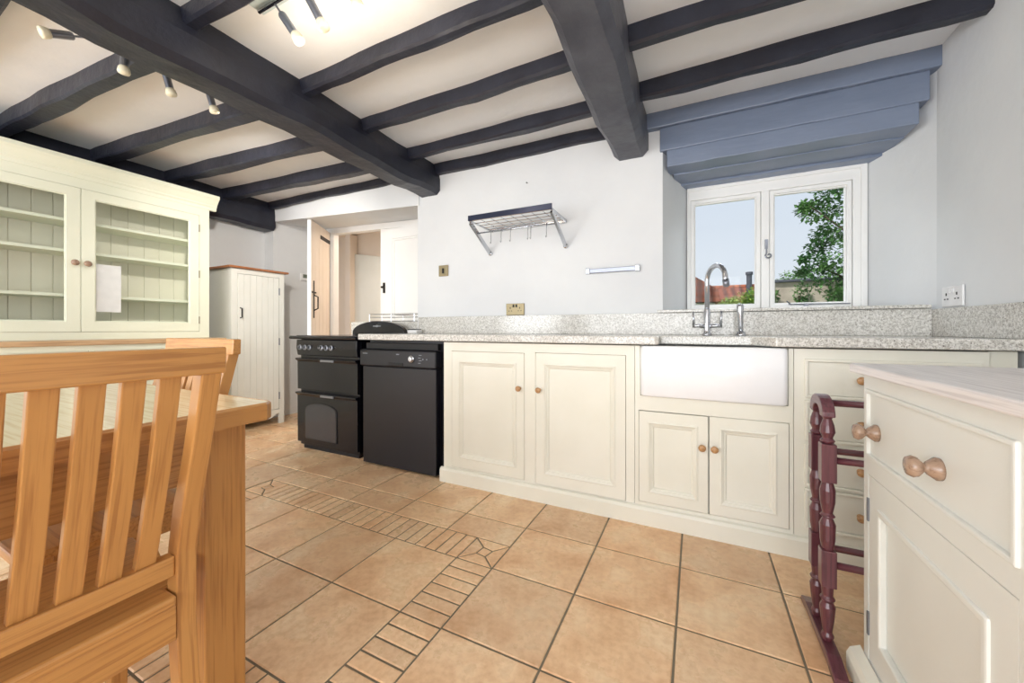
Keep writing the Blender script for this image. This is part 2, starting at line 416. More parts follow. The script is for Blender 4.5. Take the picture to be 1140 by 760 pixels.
# door_2: closed panelled door to the right
d2 = tag(thing('door_2', 'closed white panelled door to the right of the doorway', 'door', (-2.98, 3.06, 0)), kind='structure')
dd = BM(); box(dd, -2.985, -2.3, 3.05, 3.08, 0, 2.03); ring_frame(dd, 'y', 3.03, 3.06, (-2.985, -2.3, 0.02, 2.01), (-2.89, -2.42, 0.15, 1.90))
ring_frame(dd, 'y', 3.036, 3.06, (-2.89, -2.42, 0.15, 1.90), (-2.87, -2.44, 0.17, 1.88))
obj('door_leaf', dd, 'frame_white', d2, bevel=0.003)
hh = BM(); box(hh, -3.005, -2.985, 3.015, 3.03, 1.33, 1.44); lathe(hh, (-2.995, 3.015, 1.39), (0, -1, 0), [(0, .006), (.012, .012), (.03, .012), (.034, 0)], 10)
obj('door_handle', hh, 'iron', d2)
# low wall with granite ledge behind the cooker
solo('ledge_wall', bx(-2.97, -2.10, 2.63, 2.80, 0, 0.90), 'plaster', 'low white wall under the granite ledge behind the black cooker', 'wall')['kind'] = 'structure'
solo('granite_ledge', bx(-2.98, -2.102, 2.58, 2.82, 0.90, 1.012), 'granite', 'speckled granite ledge behind the arched back of the cooker', 'ledge', bevel=0.003)

# ------------------------------------------------------------------ window_1
WY = 2.93
w1 = tag(thing('window_1', 'white two-light casement window over the sink', 'window', (0.43, WY, 1.08)), kind='structure')
wf = BM(); ring_frame(wf, 'y', WY-0.03, WY+0.05, (-0.055, 0.90, 1.062, 1.935), (-0.034, 0.838, 1.082, 1.836))
box(wf, 0.379, 0.424, WY-0.03, WY+0.05, 1.080, 1.838)
ring_frame(wf, 'y', WY-0.045, WY-0.03, (-0.055, 0.90, 1.062, 1.935), (-0.046, 0.872, 1.072, 1.895))
obj('frame', wf, 'frame_white', w1, bevel=0.004)
for (a, b) in ((-0.033, 0.377), (0.426, 0.836)):
    s = BM(); e = 0.023; t0, t1 = 1.083, 1.835
    ring_frame(s, 'y', WY-0.02, WY+0.03, (a, b, t0, t1), (a+e, b-e, t0+e, t1-e))
    ring_frame(s, 'y', WY-0.008, WY+0.02, (a+e, b-e, t0+e, t1-e), (a+e+0.007, b-e-0.007, t0+e+0.007, t1-e-0.007))
    c = obj('casement', s, 'frame_white', w1, bevel=0.003)
    obj('pane', bx(a+e, b-e, WY+0.004, WY+0.008, t0+e, t1-e), 'glass', c)
h = BM()
pts = [(0.405, WY-0.045, 1.50), (0.405, WY-0.05, 1.43)]+[(0.417+0.020*(1-k/14)*math.cos(PI+k*0.55), WY-0.055, 1.415-0.020*(1-k/14)*math.sin(-PI+k*0.55)*-1) for k in range(12)]
tube(h, pts, 0.0045, 6); box(h, 0.397, 0.413, WY-0.05, WY-0.034, 1.46, 1.52)
obj('fastener', h, 'steel', w1)
h = BM(); tube(h, [(0.52, WY-0.05, 1.10), (0.82, WY-0.05, 1.098)], 0.004, 6)
tube(h, [(0.52+0.016*(1-k/14)*math.cos(k*0.6), WY-0.05, 1.112+0.016*(1-k/14)*math.sin(-PI/2+k*0.6)) for k in range(12)], 0.004, 6)
box(h, 0.60, 0.62, WY-0.055, WY-0.03, 1.09, 1.104)
obj('stay', h, 'steel', w1)
sill = prism(BM(), [(-0.215, 2.455), (0.995, 2.455), (1.012, 2.50), (0.89, 2.90), (-0.06, 2.90), (-0.185, 2.50)], 'z', 1.0455, 1.062)
solo('window_sill', sill, 'granite', 'speckled granite sill running under the casement window', 'sill', bevel=0.003)

# ------------------------------------------------------------------ beams
def timber(name, p0, p1, w, z0, z1, label, cat='beam', group=None, mat='beam', taper=0.0, jit=0.006, seg=None, chamfer=0.012, seed=0):
    """hewn timber from p0 to p1 (centre line in plan), width w, z0..z1"""
    rnd = random.Random(seed*31+5); p0 = Vector((p0[0], p0[1], 0)); p1 = Vector((p1[0], p1[1], 0)); d = p1-p0; Ln = d.length
    seg = seg or max(6, int(Ln/0.12)); s = Vector((d.y, -d.x, 0)).normalized(); c = chamfer; rings = []
    ph = [rnd.random()*6.28 for _ in range(6)]
    for i in range(seg+1):
        t = i/seg
        if i == 0: tt = 0
        def wob(k): return jit*(math.sin(t*Ln*5.1+ph[k])+0.6*math.sin(t*Ln*13+ph[(k+2) % 6]))+rnd.uniform(-1, 1)*jit*0.35
        l, r, bo = -w/2+wob(0), w/2+wob(1), z0+wob(2)
        tp = taper
        prof = [(l+tp, z1), (l, (z0+z1)/2+wob(3)*.3), (l, bo+c), (l+c, bo), (0, bo+wob(4)*.3), (r-c, bo+wob(5)*.2), (r, bo+c), (r, (z0+z1)/2), (r-tp, z1)]
        q = p0+d*t
        rings.append([(q.x+s.x*a, q.y+s.y*a, b) for a, b in prof])
    bm = loft(BM(), rings)
    o = solo(name, bm, mat, label, cat, group, origin=(p0+d*0.5)+Vector((0, 0, z0)))
    return o
timber('ceiling_beam', (-1.975, -2.68), (-1.975, 2.53), 0.205, 2.035, CEIL+0.02, 'heavy black beam crossing the ceiling on the left, over the spotlights, ending above the corner', seed=1, taper=0.03, chamfer=0.03, jit=0.007)
timber('ceiling_beam', (-0.375, -2.68), (-0.375, 2.515), 0.215, 2.03, CEIL+0.02, 'heavy beam, window haze painted on in grey, running to the window wall, ending beside the lintel', mat='beam_grey', seed=2, taper=0.006, chamfer=0.035, jit=0.006)
timber('ceiling_beam', (-4.10, -2.68), (-4.10, 2.495), 0.20, 1.99, CEIL+0.02, 'low black beam along the left wall above the glazed dresser', seed=3, taper=0.02, chamfer=0.03, jit=0.008)
JZ = 2.195
J = [(-1.95, 0.825, -0.46, 0.85), (-1.95, 1.33, -0.46, 1.335), (-1.95, 1.755, -0.46, 1.75), (-1.95, 2.175, -0.46, 2.185), (-1.95, 2.485, -0.46, 2.51),
     (-0.29, 1.73, 1.04, 1.73), (-0.29, 2.14, 1.04, 2.135),
     (-4.05, 0.73, -2.03, 0.86), (-4.05, 1.175, -2.03, 1.33), (-4.05, 1.60, -2.03, 1.765), (-4.05, 2.045, -2.03, 2.185), (-4.05, 2.445, -2.10, 2.50)]
JL = ['black joist in the middle ceiling bay, nearest the camera, beside the spotlight bar', 'black joist in the middle ceiling bay, second from the camera, just beyond the spotlight bar',
      'black joist in the middle ceiling bay, third from the camera', 'black joist in the middle ceiling bay, second from the window wall',
      'black joist in the middle ceiling bay, lying along the window wall above the wire shelf',
      'dark joist in the right ceiling bay, nearer the camera, with ragged edge', 'dark joist in the right ceiling bay, the one nearer the window lintel',
      'black joist in the left ceiling bay, nearest the camera, over the dresser', 'black joist in the left ceiling bay, second from the camera',
      'black joist in the left ceiling bay, middle of the five', 'black joist in the left ceiling bay, second from the doorway',
      'thin black joist in the left ceiling bay, against the plaster above the doorway']
for i, (a, b, c, d) in enumerate(J):
    w = 0.085 if i in (7, 8, 9, 10) else 0.06; z = 2.18 if i > 4 else JZ
    if i == 4: w = 0.075; z = 2.19
    if i == 11: w = 0.05; z = 2.205
    timber('ceiling_joist', (a, b), (c, d), w, z, CEIL+0.02, JL[i], 'joist', 'black ceiling joists', seed=10+i, jit=0.0045, chamfer=0.01)
for k, (a, b, w_) in enumerate(((-4.05, -2.03, 'left'), (-1.95, -0.46, 'middle'), (-0.29, 1.04, 'right'))):   # the next joist, just above the camera
    timber('ceiling_joist', (a, 0.40), (b, 0.43), 0.065, JZ, CEIL+0.02, 'black joist overhead in the %s ceiling bay, above the camera' % w_, 'joist', 'black ceiling joists', seed=40+k, jit=0.0045)
# oak lintel boards over the window recess
ln = thing('window_lintel', 'broad timber lintel, window haze painted on in slate blue, stepping down over the sink window', 'lintel', (0.35, 2.6, 1.93))
def plank(x0, x1, y0, y1, z0, z1, sd, jit=0.0018):
    rnd = random.Random(sd); n = 12; R = []
    for i in range(n+1):
        x = x0+(x1-x0)*i/n; a = rnd.uniform(-jit, jit); b = rnd.uniform(-jit, jit)
        R.append([(x, y0+a, z0+b), (x, y0+a, z1), (x, y1, z1), (x, y1, z0+b)])
    return loft(BM(), R)
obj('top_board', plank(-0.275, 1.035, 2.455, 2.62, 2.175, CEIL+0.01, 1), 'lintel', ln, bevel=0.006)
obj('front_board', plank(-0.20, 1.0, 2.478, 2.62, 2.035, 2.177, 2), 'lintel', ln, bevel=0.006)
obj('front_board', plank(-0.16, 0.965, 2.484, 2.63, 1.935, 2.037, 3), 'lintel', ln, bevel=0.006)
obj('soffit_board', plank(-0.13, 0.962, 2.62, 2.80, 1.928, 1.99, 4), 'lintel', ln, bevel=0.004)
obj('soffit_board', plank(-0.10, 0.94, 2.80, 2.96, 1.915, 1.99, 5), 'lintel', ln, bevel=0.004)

# ------------------------------------------------------------------ fitted units along the window wall
FY = 1.935
def knob(name, p, axis, r, parent, mat='knob_wood', ln_=0.032):
    bm = lathe(BM(), p, axis, [(0, r*.62), (ln_*.08, r*.62), (ln_*.25, r*.42), (ln_*.45, r*.5), (ln_*.62, r*.95), (ln_*.78, r), (ln_*.93, r*.75), (ln_, 0)], 18)
    return obj(name, bm, mat, parent, smooth=True)
def panel_door(name, parent, x0, x1, z0, z1, y, stile, mat='cream', raised=True):
    """front facing -y"""
    bm = BM(); ring_frame(bm, 'y', y, y+0.022, (x0, x1, z0, z1), (x0+stile, x1-stile, z0+stile*1.15, z1-stile*1.15))
    i0, i1, j0, j1 = x0+stile, x1-stile, z0+stile*1.15, z1-stile*1.15
    box(bm, i0, i1, y+0.011, y+0.02, j0, j1)
    o = obj(name, bm, mat, parent, bevel=0.0015)
    mb = BM(); prof = [(-0.006, 0.004), (-0.005, -0.003), (0.001, -0.005), (0.006, -0.001), (0.009, 0.0), (0.012, 0.004), (0.017, 0.0045), (0.023, 0.011), (0.023, 0.013)]
    loops = [[(i0+d, y+q, j0+d), (i1-d, y+q, j0+d), (i1-d, y+q, j1-d), (i0+d, y+q, j1-d)] for d, q in prof]
    loft(mb, loops, cap=False)
    obj('moulding', mb, mat, o)
    return o
def carcass(parent, x0, x1, openings, z0=0.02, z1=0.865, mat='cream', y=FY, depth=0.52):
    """face frame with openings cut (list of (x0,x1,z0,z1)) and a box behind"""
    bm = BM(); xs = sorted({x0, x1, *[o[0] for o in openings], *[o[1] for o in openings]}); zs = sorted({z0, z1, *[o[2] for o in openings], *[o[3] for o in openings]})
    for a, b in zip(xs[:-1], xs[1:]):
        run = None
        for c, d in zip(zs[:-1], zs[1:]):
            mx, mz = (a+b)/2, (c+d)/2
            hole = any(o[0] < mx < o[1] and o[2] < mz < o[3] for o in openings)
            if not hole:
                run = (run[0], d) if run else (c, d)
            if (hole or d == zs[-1]) and run:
                box(bm, a, b, y, y+0.022, run[0], run[1]); run = None
    box(bm, x0, x1, y+0.026, y+depth, z0, z1)
    bmesh.ops.remove_doubles(bm, verts=bm.verts[:], dist=1e-5)
    return obj('carcass', bm, mat, parent)
G = 0.002
c1 = thing('base_cabinet', 'cream double base cupboard between the dishwasher and the sink, two tall panelled doors', 'cabinet', (-0.86, 2.2, 0))
D = [(-1.358, -0.865, 0.097, 0.812), (-0.80, -0.313, 0.09, 0.817)]
carcass(c1, -1.418, -0.272, D)
for i, (a, b, c, d) in enumerate(D):
    o = panel_door('door', c1, a+G, b-G, c+G, d-G, FY-0.002, 0.055)
    knob('knob', ((b-0.03 if i == 0 else a+0.025), FY-0.002, 0.612), (0, -1, 0), 0.016, o)
c2 = thing('base_cabinet', 'cream cupboard under the white butler sink, two short panelled doors', 'cabinet', (0.05, 2.2, 0))
D = [(-0.253, 0.051, 0.104, 0.549), (0.053, 0.353, 0.104, 0.551)]
bm = BM()
cc = carcass(c2, -0.270, 0.366, [(-0.253, 0.353, 0.104, 0.551), (-0.246, 0.349, 0.622, 0.865)], depth=0.03)
obj('side_panel', bx(-0.268, -0.256, FY+0.02, 2.46, 0.02, 0.865), 'cream', c2); obj('side_panel', bx(0.356, 0.366, FY+0.02, 2.46, 0.02, 0.865), 'cream', c2)
obj('base_panel', bx(-0.256, 0.356, FY+0.03, 2.46, 0.575, 0.600), 'cream', c2)
for i, (a, b, c, d) in enumerate(D):
    o = panel_door('door', c2, a+G, b-G, c+G, d-G, FY-0.002, 0.046)
    knob('knob', ((b-0.026 if i == 0 else a+0.022), FY-0.002, 0.407), (0, -1, 0), 0.016, o)
c3 = thing('drawer_cabinet', 'cream chest of four wide drawers right of the sink, behind the towel rail', 'cabinet', (0.66, 2.2, 0))
D = [(0.414, 0.899, 0.676, 0.813), (0.414, 0.899, 0.498, 0.643), (0.414, 0.899, 0.313, 0.461), (0.414, 0.899, 0.135, 0.283)]
carcass(c3, 0.368, 0.930, D)
DRLAB = None
for (a, b, c, d) in D:
    o = obj('drawer', bx(a+G, b-G, FY-0.002, FY+0.02, c+G, d-G), 'cream', c3, bevel=0.001)
    m = BM(); ring_frame(m, 'y', FY-0.012, FY+0.003, (a-0.011, b+0.011, c-0.011, d+0.011), (a+0.001, b-0.001, c+0.001, d-0.001)); obj('moulding', m, 'cream', o, bevel=0.003)
    z = (c+d)/2
    knob('knob', (0.579, FY-0.002, z), (0, -1, 0), 0.016, o); knob('knob', (0.734, FY-0.002, z), (0, -1, 0), 0.016, o)
solo('corner_panel', bx(0.934, 1.005, FY+0.012, 2.45, 0.0, 0.868), 'cream', 'narrow cream filler panel in the corner beside the right wall', 'panel', bevel=0.002)
pl = BM(); prism(pl, [(1.915, 0.0), (1.915, 0.072), (1.922, 0.084), (1.934, 0.088), (1.934, 0)], 'x', -1.436, 0.98)
solo('plinth', pl, 'cream', 'long cream plinth board running along the floor under the fitted cupboards', 'plinth')

# worktop: stepped round the sink
wt = BM()
poly = [(-2.122, 1.895), (-0.175, 1.895), (-0.158, 1.905), (-0.158, 2.0), (0.225, 2.0), (0.300, 1.895), (1.028, 1.895), (1.028, 2.496), (-2.122, 2.496)]
prism(wt, poly, 'z', 0.872, 0.912)
solo('worktop', wt, 'granite', 'long speckled granite worktop over the units, stepped back behind the sink', 'worktop', bevel=0.005)
solo('upstand', bx(-2.075, 1.005, 2.476, 2.497, 0.9125, 1.044), 'granite', 'long speckled granite upstand along the back wall under the window', 'upstand', bevel=0.002)
solo('upstand', bx(1.006, 1.028, 1.20, 2.497, 0.9125, 1.040), 'granite', 'short speckled granite upstand on the right wall under the white socket', 'upstand', bevel=0.002)

# butler sink
sk = BM(); x0, x1, y0, y1, z0, z1 = -0.243, 0.346, 1.905, 2.32, 0.624, 0.866; t = 0.022
def rr(x0, x1, y0, y1, r, z, n=4):
    pts = []
    for cx, cy, a0 in ((x1-r, y0+r, -PI/2), (x1-r, y1-r, 0), (x0+r, y1-r, PI/2), (x0+r, y0+r, PI)):
        for k in range(n+1): a = a0+PI/2*k/n; pts.append((cx+r*math.cos(a), cy+r*math.sin(a), z))
    return pts
rings = [rr(x0+.006, x1-.006, y0+.006, y1-.006, .02, z0), rr(x0, x1, y0, y1, .022, z0+.008), rr(x0, x1, y0, y1, .022, z1-.008), rr(x0+.006, x1-.006, y0+.006, y1-.006, .02, z1),
         rr(x0+t, x1-t, y0+t, y1-t, .02, z1-.001), rr(x0+t+.004, x1-t-.004, y0+t+.004, y1-t-.004, .02, z1-.02), rr(x0+t+.01, x1-t-.01, y0+t+.01, y1-t-.01, .02, z0+.05), rr(x0+t+.04, x1-t-.04, y0+t+.04, y1-t-.04, .02, z0+.035)]
loft(sk, rings)
sn = thing('sink', 'large white ceramic butler sink set between the cream units', 'sink', (0.05, 2.1, 0.62))
obj('basin', sk, 'ceramic', sn, smooth=True)
obj('waste', lathe(BM(), (0.05, 2.12, z0+.034), (0, 0, 1), [(0, .035), (.004, .035), (.006, .02), (.007, 0)], 20), 'chrome', sn)
# mixer tap
tp = thing('mixer_tap', 'tall chrome swan-neck mixer tap with two side levers behind the sink', 'tap', (0.05, 2.36, 0.912))
sp = BM(); bxp, byp = 0.055, 2.36
lathe(sp, (bxp, byp, 0.912), (0, 0, 1), [(0, .026), (.008, .026), (.014, .018), (.03, .0165), (.14, .0165), (.15, .0125)], 18)
arc = [(bxp, byp, 1.05), (bxp, byp, 1.21)]+[(bxp+0.040*(1-math.cos(a)), byp-0.07*(1-math.cos(a)), 1.21+0.075*math.sin(a)) for a in [PI*k/14 for k in range(1, 15)]]+[(bxp+0.084, byp-0.146, 1.175)]
tube(sp, arc, [0.0125]*(len(arc)-3)+[0.0135]*3, 14)
obj('spout', sp, 'chrome', tp, smooth=True)
obj('nozzle', tube(BM(), [(bxp+0.081, byp-0.141, 1.20), (bxp+0.085, byp-0.148, 1.165)], 0.0155, 14), 'steel', tp, smooth=True)
for s in (-1, 1):
    lv = BM(); tube(lv, [(bxp+s*0.012, byp, 0.962), (bxp+s*0.05, byp, 0.965), (bxp+s*0.07, byp, 0.962)], [.011, .010, .008], 12)
    o = obj('valve', lv, 'chrome', tp, smooth=True)
    obj('lever', tube(BM(), [(bxp+s*0.066, byp, 0.955), (bxp+s*0.07, byp-0.01, 1.045)], [0.008, 0.005], 10), 'chrome', o, smooth=True)
fs = thing('filter_tap', 'short chrome pull-out rinse handle standing right of the mixer tap', 'tap', (0.215, 2.34, 0.912))
obj('base', lathe(BM(), (0.215, 2.34, 0.912), (0, 0, 1), [(0, .026), (.006, .026), (.012, .02), (.022, .018)], 18), 'chrome', fs, smooth=True)
obj('handle', lathe(BM(), (0.215, 2.34, 0.932), (-0.03, -0.05, 1), [(0, .010), (.03, .0125), (.09, .0145), (.13, .017), (.145, .015), (.15, 0)], 16), 'chrome', fs, smooth=True)

# dishwasher
dw = thing('dishwasher', 'black dishwasher standing open-sided under the granite worktop, left of the cream cupboards', 'dishwasher', (-1.80, 2.2, 0))
obj('housing', bx(-2.10, -1.425, 1.985, 2.45, 0.0, 0.868), 'black_satin', dw, bevel=0.002)
obj('door', bx(-2.112, -1.475, 1.932, 1.984, 0.012, 0.690), 'black_satin', dw, bevel=0.006)
cp = obj('control_panel', bx(-2.125, -1.468, 1.915, 1.984, 0.692, 0.805), 'black_satin', dw, bevel=0.010)
obj('top_strip', bx(-2.10, -1.475, 1.95, 1.984, 0.808, 0.850), 'black_matt', dw, bevel=0.003)
obj('grip', bx(-1.86, -1.73, 1.911, 1.925, 0.700, 0.722), 'black_matt', cp, bevel=0.004)
dk = obj('dial', lathe(BM(), (-1.655, 1.915, 0.752), (0, -1, 0), [(0, .024), (.012, .022), (.014, .018), (.022, .015), (.023, 0)], 22), 'chrome', cp, smooth=False)
for k in range(4): obj('printed_mark', bx(-1.605+0.006*(k % 2), -1.585+0.008*(k % 2), 1.9135, 1.915, 0.725+0.017*k, 0.728+0.017*k), 'steel', cp)
for k in range(2): obj('button', lathe(BM(), (-1.565+0.03*k, 1.915, 0.752), (0, -1, 0), [(0, .004), (.003, .004)], 10), 'steel', cp)
for a_, b_ in ((-2.095, -2.05), (-1.79, -1.765)): obj('printed_mark', bx(a_, b_, 1.9135, 1.915, 0.775, 0.781), 'steel', cp)

# cooker
ck = thing('cooker', 'black freestanding double-oven cooker with arched back, left of the dishwasher', 'cooker', (-2.53, 2.2, 0))
obj('body', bx(-2.845, -2.19, 1.975, 2.52, 0.03, 0.865), 'black_gloss', ck, bevel=0.003)
obj('plinth', bx(-2.82, -2.21, 1.985, 2.45, 0.0, 0.03), 'black_matt', ck)
fc = BM(); prism(fc, [(1.985, 0.735), (1.952, 0.742), (1.940, 0.800), (1.944, 0.862), (1.985, 0.862)], 'x', -2.852, -2.186)
fo = obj('fascia', fc, 'black_gloss', ck, bevel=0.003)
hb = BM(); prism(hb, [(1.915, 0.868), (1.905, 0.880), (1.915, 0.893), (2.50, 0.893), (2.50, 0.866), (1.95, 0.866)], 'x', -2.895, -2.165)
hobo = obj('hob', hb, 'black_gloss', ck, bevel=0.004)
obj('hotplate_glass', bx(-2.86, -2.20, 1.95, 2.45, 0.893, 0.897), 'glass_black', hobo)
kx = [-2.806+0.0, -2.748, -2.695, -2.560, -2.505, -2.452]
for x in kx:
    k = obj('control_knob', lathe(BM(), (x, 1.944, 0.803), (0, -1, 0.12), [(0, .021), (.008, .020), (.010, .014), (.026, .012), (.027, 0)], 18), 'steel', fo)
    obj('pointer', bx(x-0.002, x+0.002, 1.914, 1.920, 0.795, 0.822), 'black_matt', k)
for x in (-2.40, -2.36, -2.32): obj('pilot_lamp', lathe(BM(), (x, 1.944, 0.803), (0, -1, 0.12), [(0, .007), (.004, .006), (.005, 0)], 10), 'iron', fo)
for nm, zz0, zz1 in (('oven_door', 0.468, 0.722), ('oven_door', 0.052, 0.455)):
    d = BM(); prism(d, [(1.975, zz0), (1.952, zz0+0.006), (1.950, zz1-0.03), (1.930, zz1-0.012), (1.932, zz1-0.003), (1.975, zz1)], 'x', -2.852, -2.188)
    o = obj(nm, d, 'black_gloss', ck, bevel=0.003)
    hnd = BM(); box(hnd, -2.545, -2.405, 1.918, 1.931, zz1-0.024, zz1-0.008)
    obj('handle', hnd, 'steel', o, bevel=0.003)
    if zz0 < 0.2:
        ap = []
        a0, a1 = -2.745, -2.405; cx = (a0+a1)/2; 
        ap = [(a0, 0.10), (a1, 0.10)]+[(cx+(a1-a0)/2*math.cos(t), 0.315+0.055*math.sin(t)) for t in [PI*k/10 for k in range(11)]]
        rim = [(cx+(p[0]-cx)*1.05, 0.22+(p[1]-0.22)*1.06) for p in ap]
        obj('window_rim', prism(BM(), rim, 'y', 1.9475, 1.953), 'black_matt', o)
        obj('oven_window', prism(BM(), ap, 'y', 1.9455, 1.9485), 'glass_black', o)
ab = [(-2.835, 0.893), (-2.225, 0.893), (-2.225, 0.918)]+[(-2.53+0.305*math.cos(t), 0.918+0.098*math.sin(t)) for t in [PI*k/16 for k in range(1, 16)]]+[(-2.835, 0.918)]
ar = obj('back_guard', prism(BM(), ab, 'y', 2.47, 2.52), 'black_gloss', ck, bevel=0.006)
em = BM(); lathe(em, (-2.53, 2.469, 0.972), (0, -1, 0), [(0, .012), (.002, .011)], 12); box(em, -2.575, -2.485, 2.466, 2.4695, 0.967, 0.976)
obj('badge', em, 'steel', ar)

# wire dish rack on the ledge, small tray
def rods(bm, segs, r):
    for a, b in segs: tube(bm, [a, b], r, 6)
    return bm
dr = BM(); X0, X1, Yf, Yb, Zb, Zt = -2.78, -2.24, 2.62, 2.78, 1.020, 1.085
segs = []
for z in (Zb, Zb+0.035, Zt):
    segs += [((X0, Yf, z), (X1, Yf, z)), ((X0, Yb, z), (X1, Yb, z)), ((X0, Yf, z), (X0, Yb, z)), ((X1, Yf, z), (X1, Yb, z))]
for x in (X0, (X0+X1)/2, X1):
    for y in (Yf, Yb): segs.append(((x, y, 1.0125), (x, y, Zt)))
for k in range(1, 20): x = X0+(X1-X0)*k/20; segs.append(((x, Yf, Zb), (x, Yb, Zb)))
for k in range(11, 17): x = X0+(X1-X0)*k/20; segs.append(((x, Yf, Zt-0.01), (x, Yb, Zt-0.01)))
solo('dish_rack', rods(dr, segs, 0.0022), 'chrome', 'low chrome wire dish rack standing on the granite ledge beside the doorway', 'dish rack', origin=(-2.5, 2.7, 1.0125))
tr = thing('plastic_tray', 'small white plastic tray with dark slots at the left end of the worktop', 'tray', (-2.19, 2.43, 0.9125))
obj('dish', bx(-2.115, -2.02, 2.39, 2.46, 0.9125, 0.940), 'white_plastic', tr, bevel=0.004)
sl = BM()
for k in range(7): box(sl, -2.110+0.013*k, -2.102+0.013*k, 2.388, 2.455, 0.938, 0.946)
obj('slots', sl, 'black_matt', tr)

# ------------------------------------------------------------------ wall-mounted things
ws = thing('wall_shelf', 'chrome wire shelf with hanging hooks on the wall above the worktop', 'shelf', (-1.12, 2.49, 1.5))
SX0, SX1, SYF, SZ = -1.40, -0.80, 2.20, 1.695
g_ = BM(); sg = []
for k in range(9): x = SX0+(SX1-SX0)*k/8; sg.append(((x, SYF, SZ), (x, 2.49, SZ)))
for k in range(5): y = SYF+0.02+0.065*k; sg.append(((SX0, y, SZ-0.003), (SX1, y, SZ-0.003)))
obj('wire_grid', rods(g_, sg, 0.0028), 'chrome', ws)
obj('front_rail', bx(SX0-0.004, SX1+0.004, SYF-0.012, SYF-0.002, SZ-0.010, SZ+0.026), 'dark_steel', ws, bevel=0.002)
obj('back_rail', bx(SX0, SX1, 2.482, 2.499, SZ-0.02, SZ+0.005), 'chrome', ws, bevel=0.002)
for x in (SX0+0.004, SX1-0.004):
    b = BM(); box(b, x-0.006, x+0.006, SYF, 2.495, SZ-0.012, SZ-0.004)
    loft(b, [[(x-0.008, SYF+0.0, SZ-0.03), (x+0.008, SYF+0.0, SZ-0.03), (x+0.008, SYF+0.012, SZ-0.004), (x-0.008, SYF+0.012, SZ-0.004)],
             [(x-0.008, 2.478, 1.505), (x+0.008, 2.478, 1.505), (x+0.008, 2.490, 1.53), (x-0.008, 2.490, 1.53)]])
    lathe(b, (x, 2.499, 1.515), (0, -1, 0), [(0, .016), (.018, .016), (.022, .008), (.024, 0)], 14)
    obj('bracket', b, 'chrome', ws, bevel=0.001)
obj('hanging_rail', rods(BM(), [((SX0, 2.30, 1.625), (SX1, 2.30, 1.625))], 0.005), 'chrome', ws, smooth=True)
hk = None
for i, x in enumerate((-1.28, -1.20, -1.13, -1.0, -0.98, -0.87)):
    b = BM(); tube(b, [(x, 2.312, 1.618), (x, 2.306, 1.634), (x, 2.295, 1.632), (x, 2.292, 1.60), (x, 2.292, 1.55), (x, 2.286, 1.538), (x, 2.276, 1.545)], 0.0022, 6)
    solo('hook', b, 'chrome', 'thin chrome S-hook hanging from the rail of the wire wall shelf', 'hook', 'hooks on the wire wall shelf', origin=(x, 2.3, 1.55))
kr = thing('knife_rack', 'slim steel magnetic knife rack on the wall left of the window', 'knife rack', (-0.49, 2.49, 1.31))
obj('bar', bx(-0.66, -0.32, 2.48, 2.499, 1.316, 1.346), 'steel', kr, bevel=0.003)
for x in (-0.648, -0.332): obj('end_cap', bx(x-0.014, x+0.014, 2.474, 2.499, 1.311, 1.351), 'chrome', kr, bevel=0.003)
so = thing('switch_plate', 'small square brass wall plate between the doorway and the wire shelf', 'switch', (-1.83, 2.49, 1.415))
obj('plate', bx(-1.876, -1.786, 2.490, 2.499, 1.372, 1.460), 'brass', so, bevel=0.002); obj('rocker', bx(-1.840, -1.824, 2.484, 2.491, 1.395, 1.435), 'black_matt', so, bevel=0.002)
def socket(name, label, c, ax, mat, w=0.146, h=0.086):
    t = thing(name, label, 'socket', c)
    R = Matrix.Translation(c) @ (Matrix.Rotation(0, 4, 'Z') if ax == 'y' else Matrix.Rotation(-PI/2, 4, 'Z'))
    def b_(x0, x1, y0, y1, z0, z1): return bx(x0, x1, y0, y1, z0, z1, mtx=R)
    obj('plate', b_(-w/2, w/2, -0.010, -0.001, -h/2, h/2), mat, t, bevel=0.003)
    for s in (-1, 1):
        holes = BM()
        box(holes, s*0.038-0.003, s*0.038+0.003, -0.0115, -0.009, 0.004, 0.016, R)
        for q in (-1, 1): box(holes, s*0.038+q*0.011-0.004, s*0.038+q*0.011+0.004, -0.0115, -0.009, -0.014, -0.009, R)
        obj('pin_holes', holes, 'black_matt', t)
        obj('rocker', b_(s*0.012-0.006, s*0.012+0.006, -0.015, -0.009, 0.016, 0.034), 'black_matt' if mat == 'brass' else mat, t, bevel=0.001)
    return t
socket('double_socket', 'brass double socket just above the granite upstand, left of centre', (-1.19, 2.499, 1.090), 'y', 'brass')
socket('double_socket', 'white double socket on the right wall above the granite upstand', (1.029, 2.36, 1.092), 'x', 'white_plastic', 0.15, 0.09)
th = thing('thermostat', 'small white thermostat with grey display on the wall beside the plank door', 'thermostat', (-4.04, 2.88, 1.5))
obj('case', bx(-4.049, -4.025, 2.80, 2.90, 1.50, 1.58), 'white_plastic', th, bevel=0.003); obj('display', bx(-4.026, -4.022, 2.82, 2.87, 1.53, 1.57), 'lcd', th)
solo('nail', lathe(BM(), (-1.092, 2.50, 2.0), (0, -1, -0.2), [(0, .002), (.02, .002), (.022, .005), (.024, .005)], 8), 'iron', 'rusty nail high on the wall above the wire shelf', 'nail')

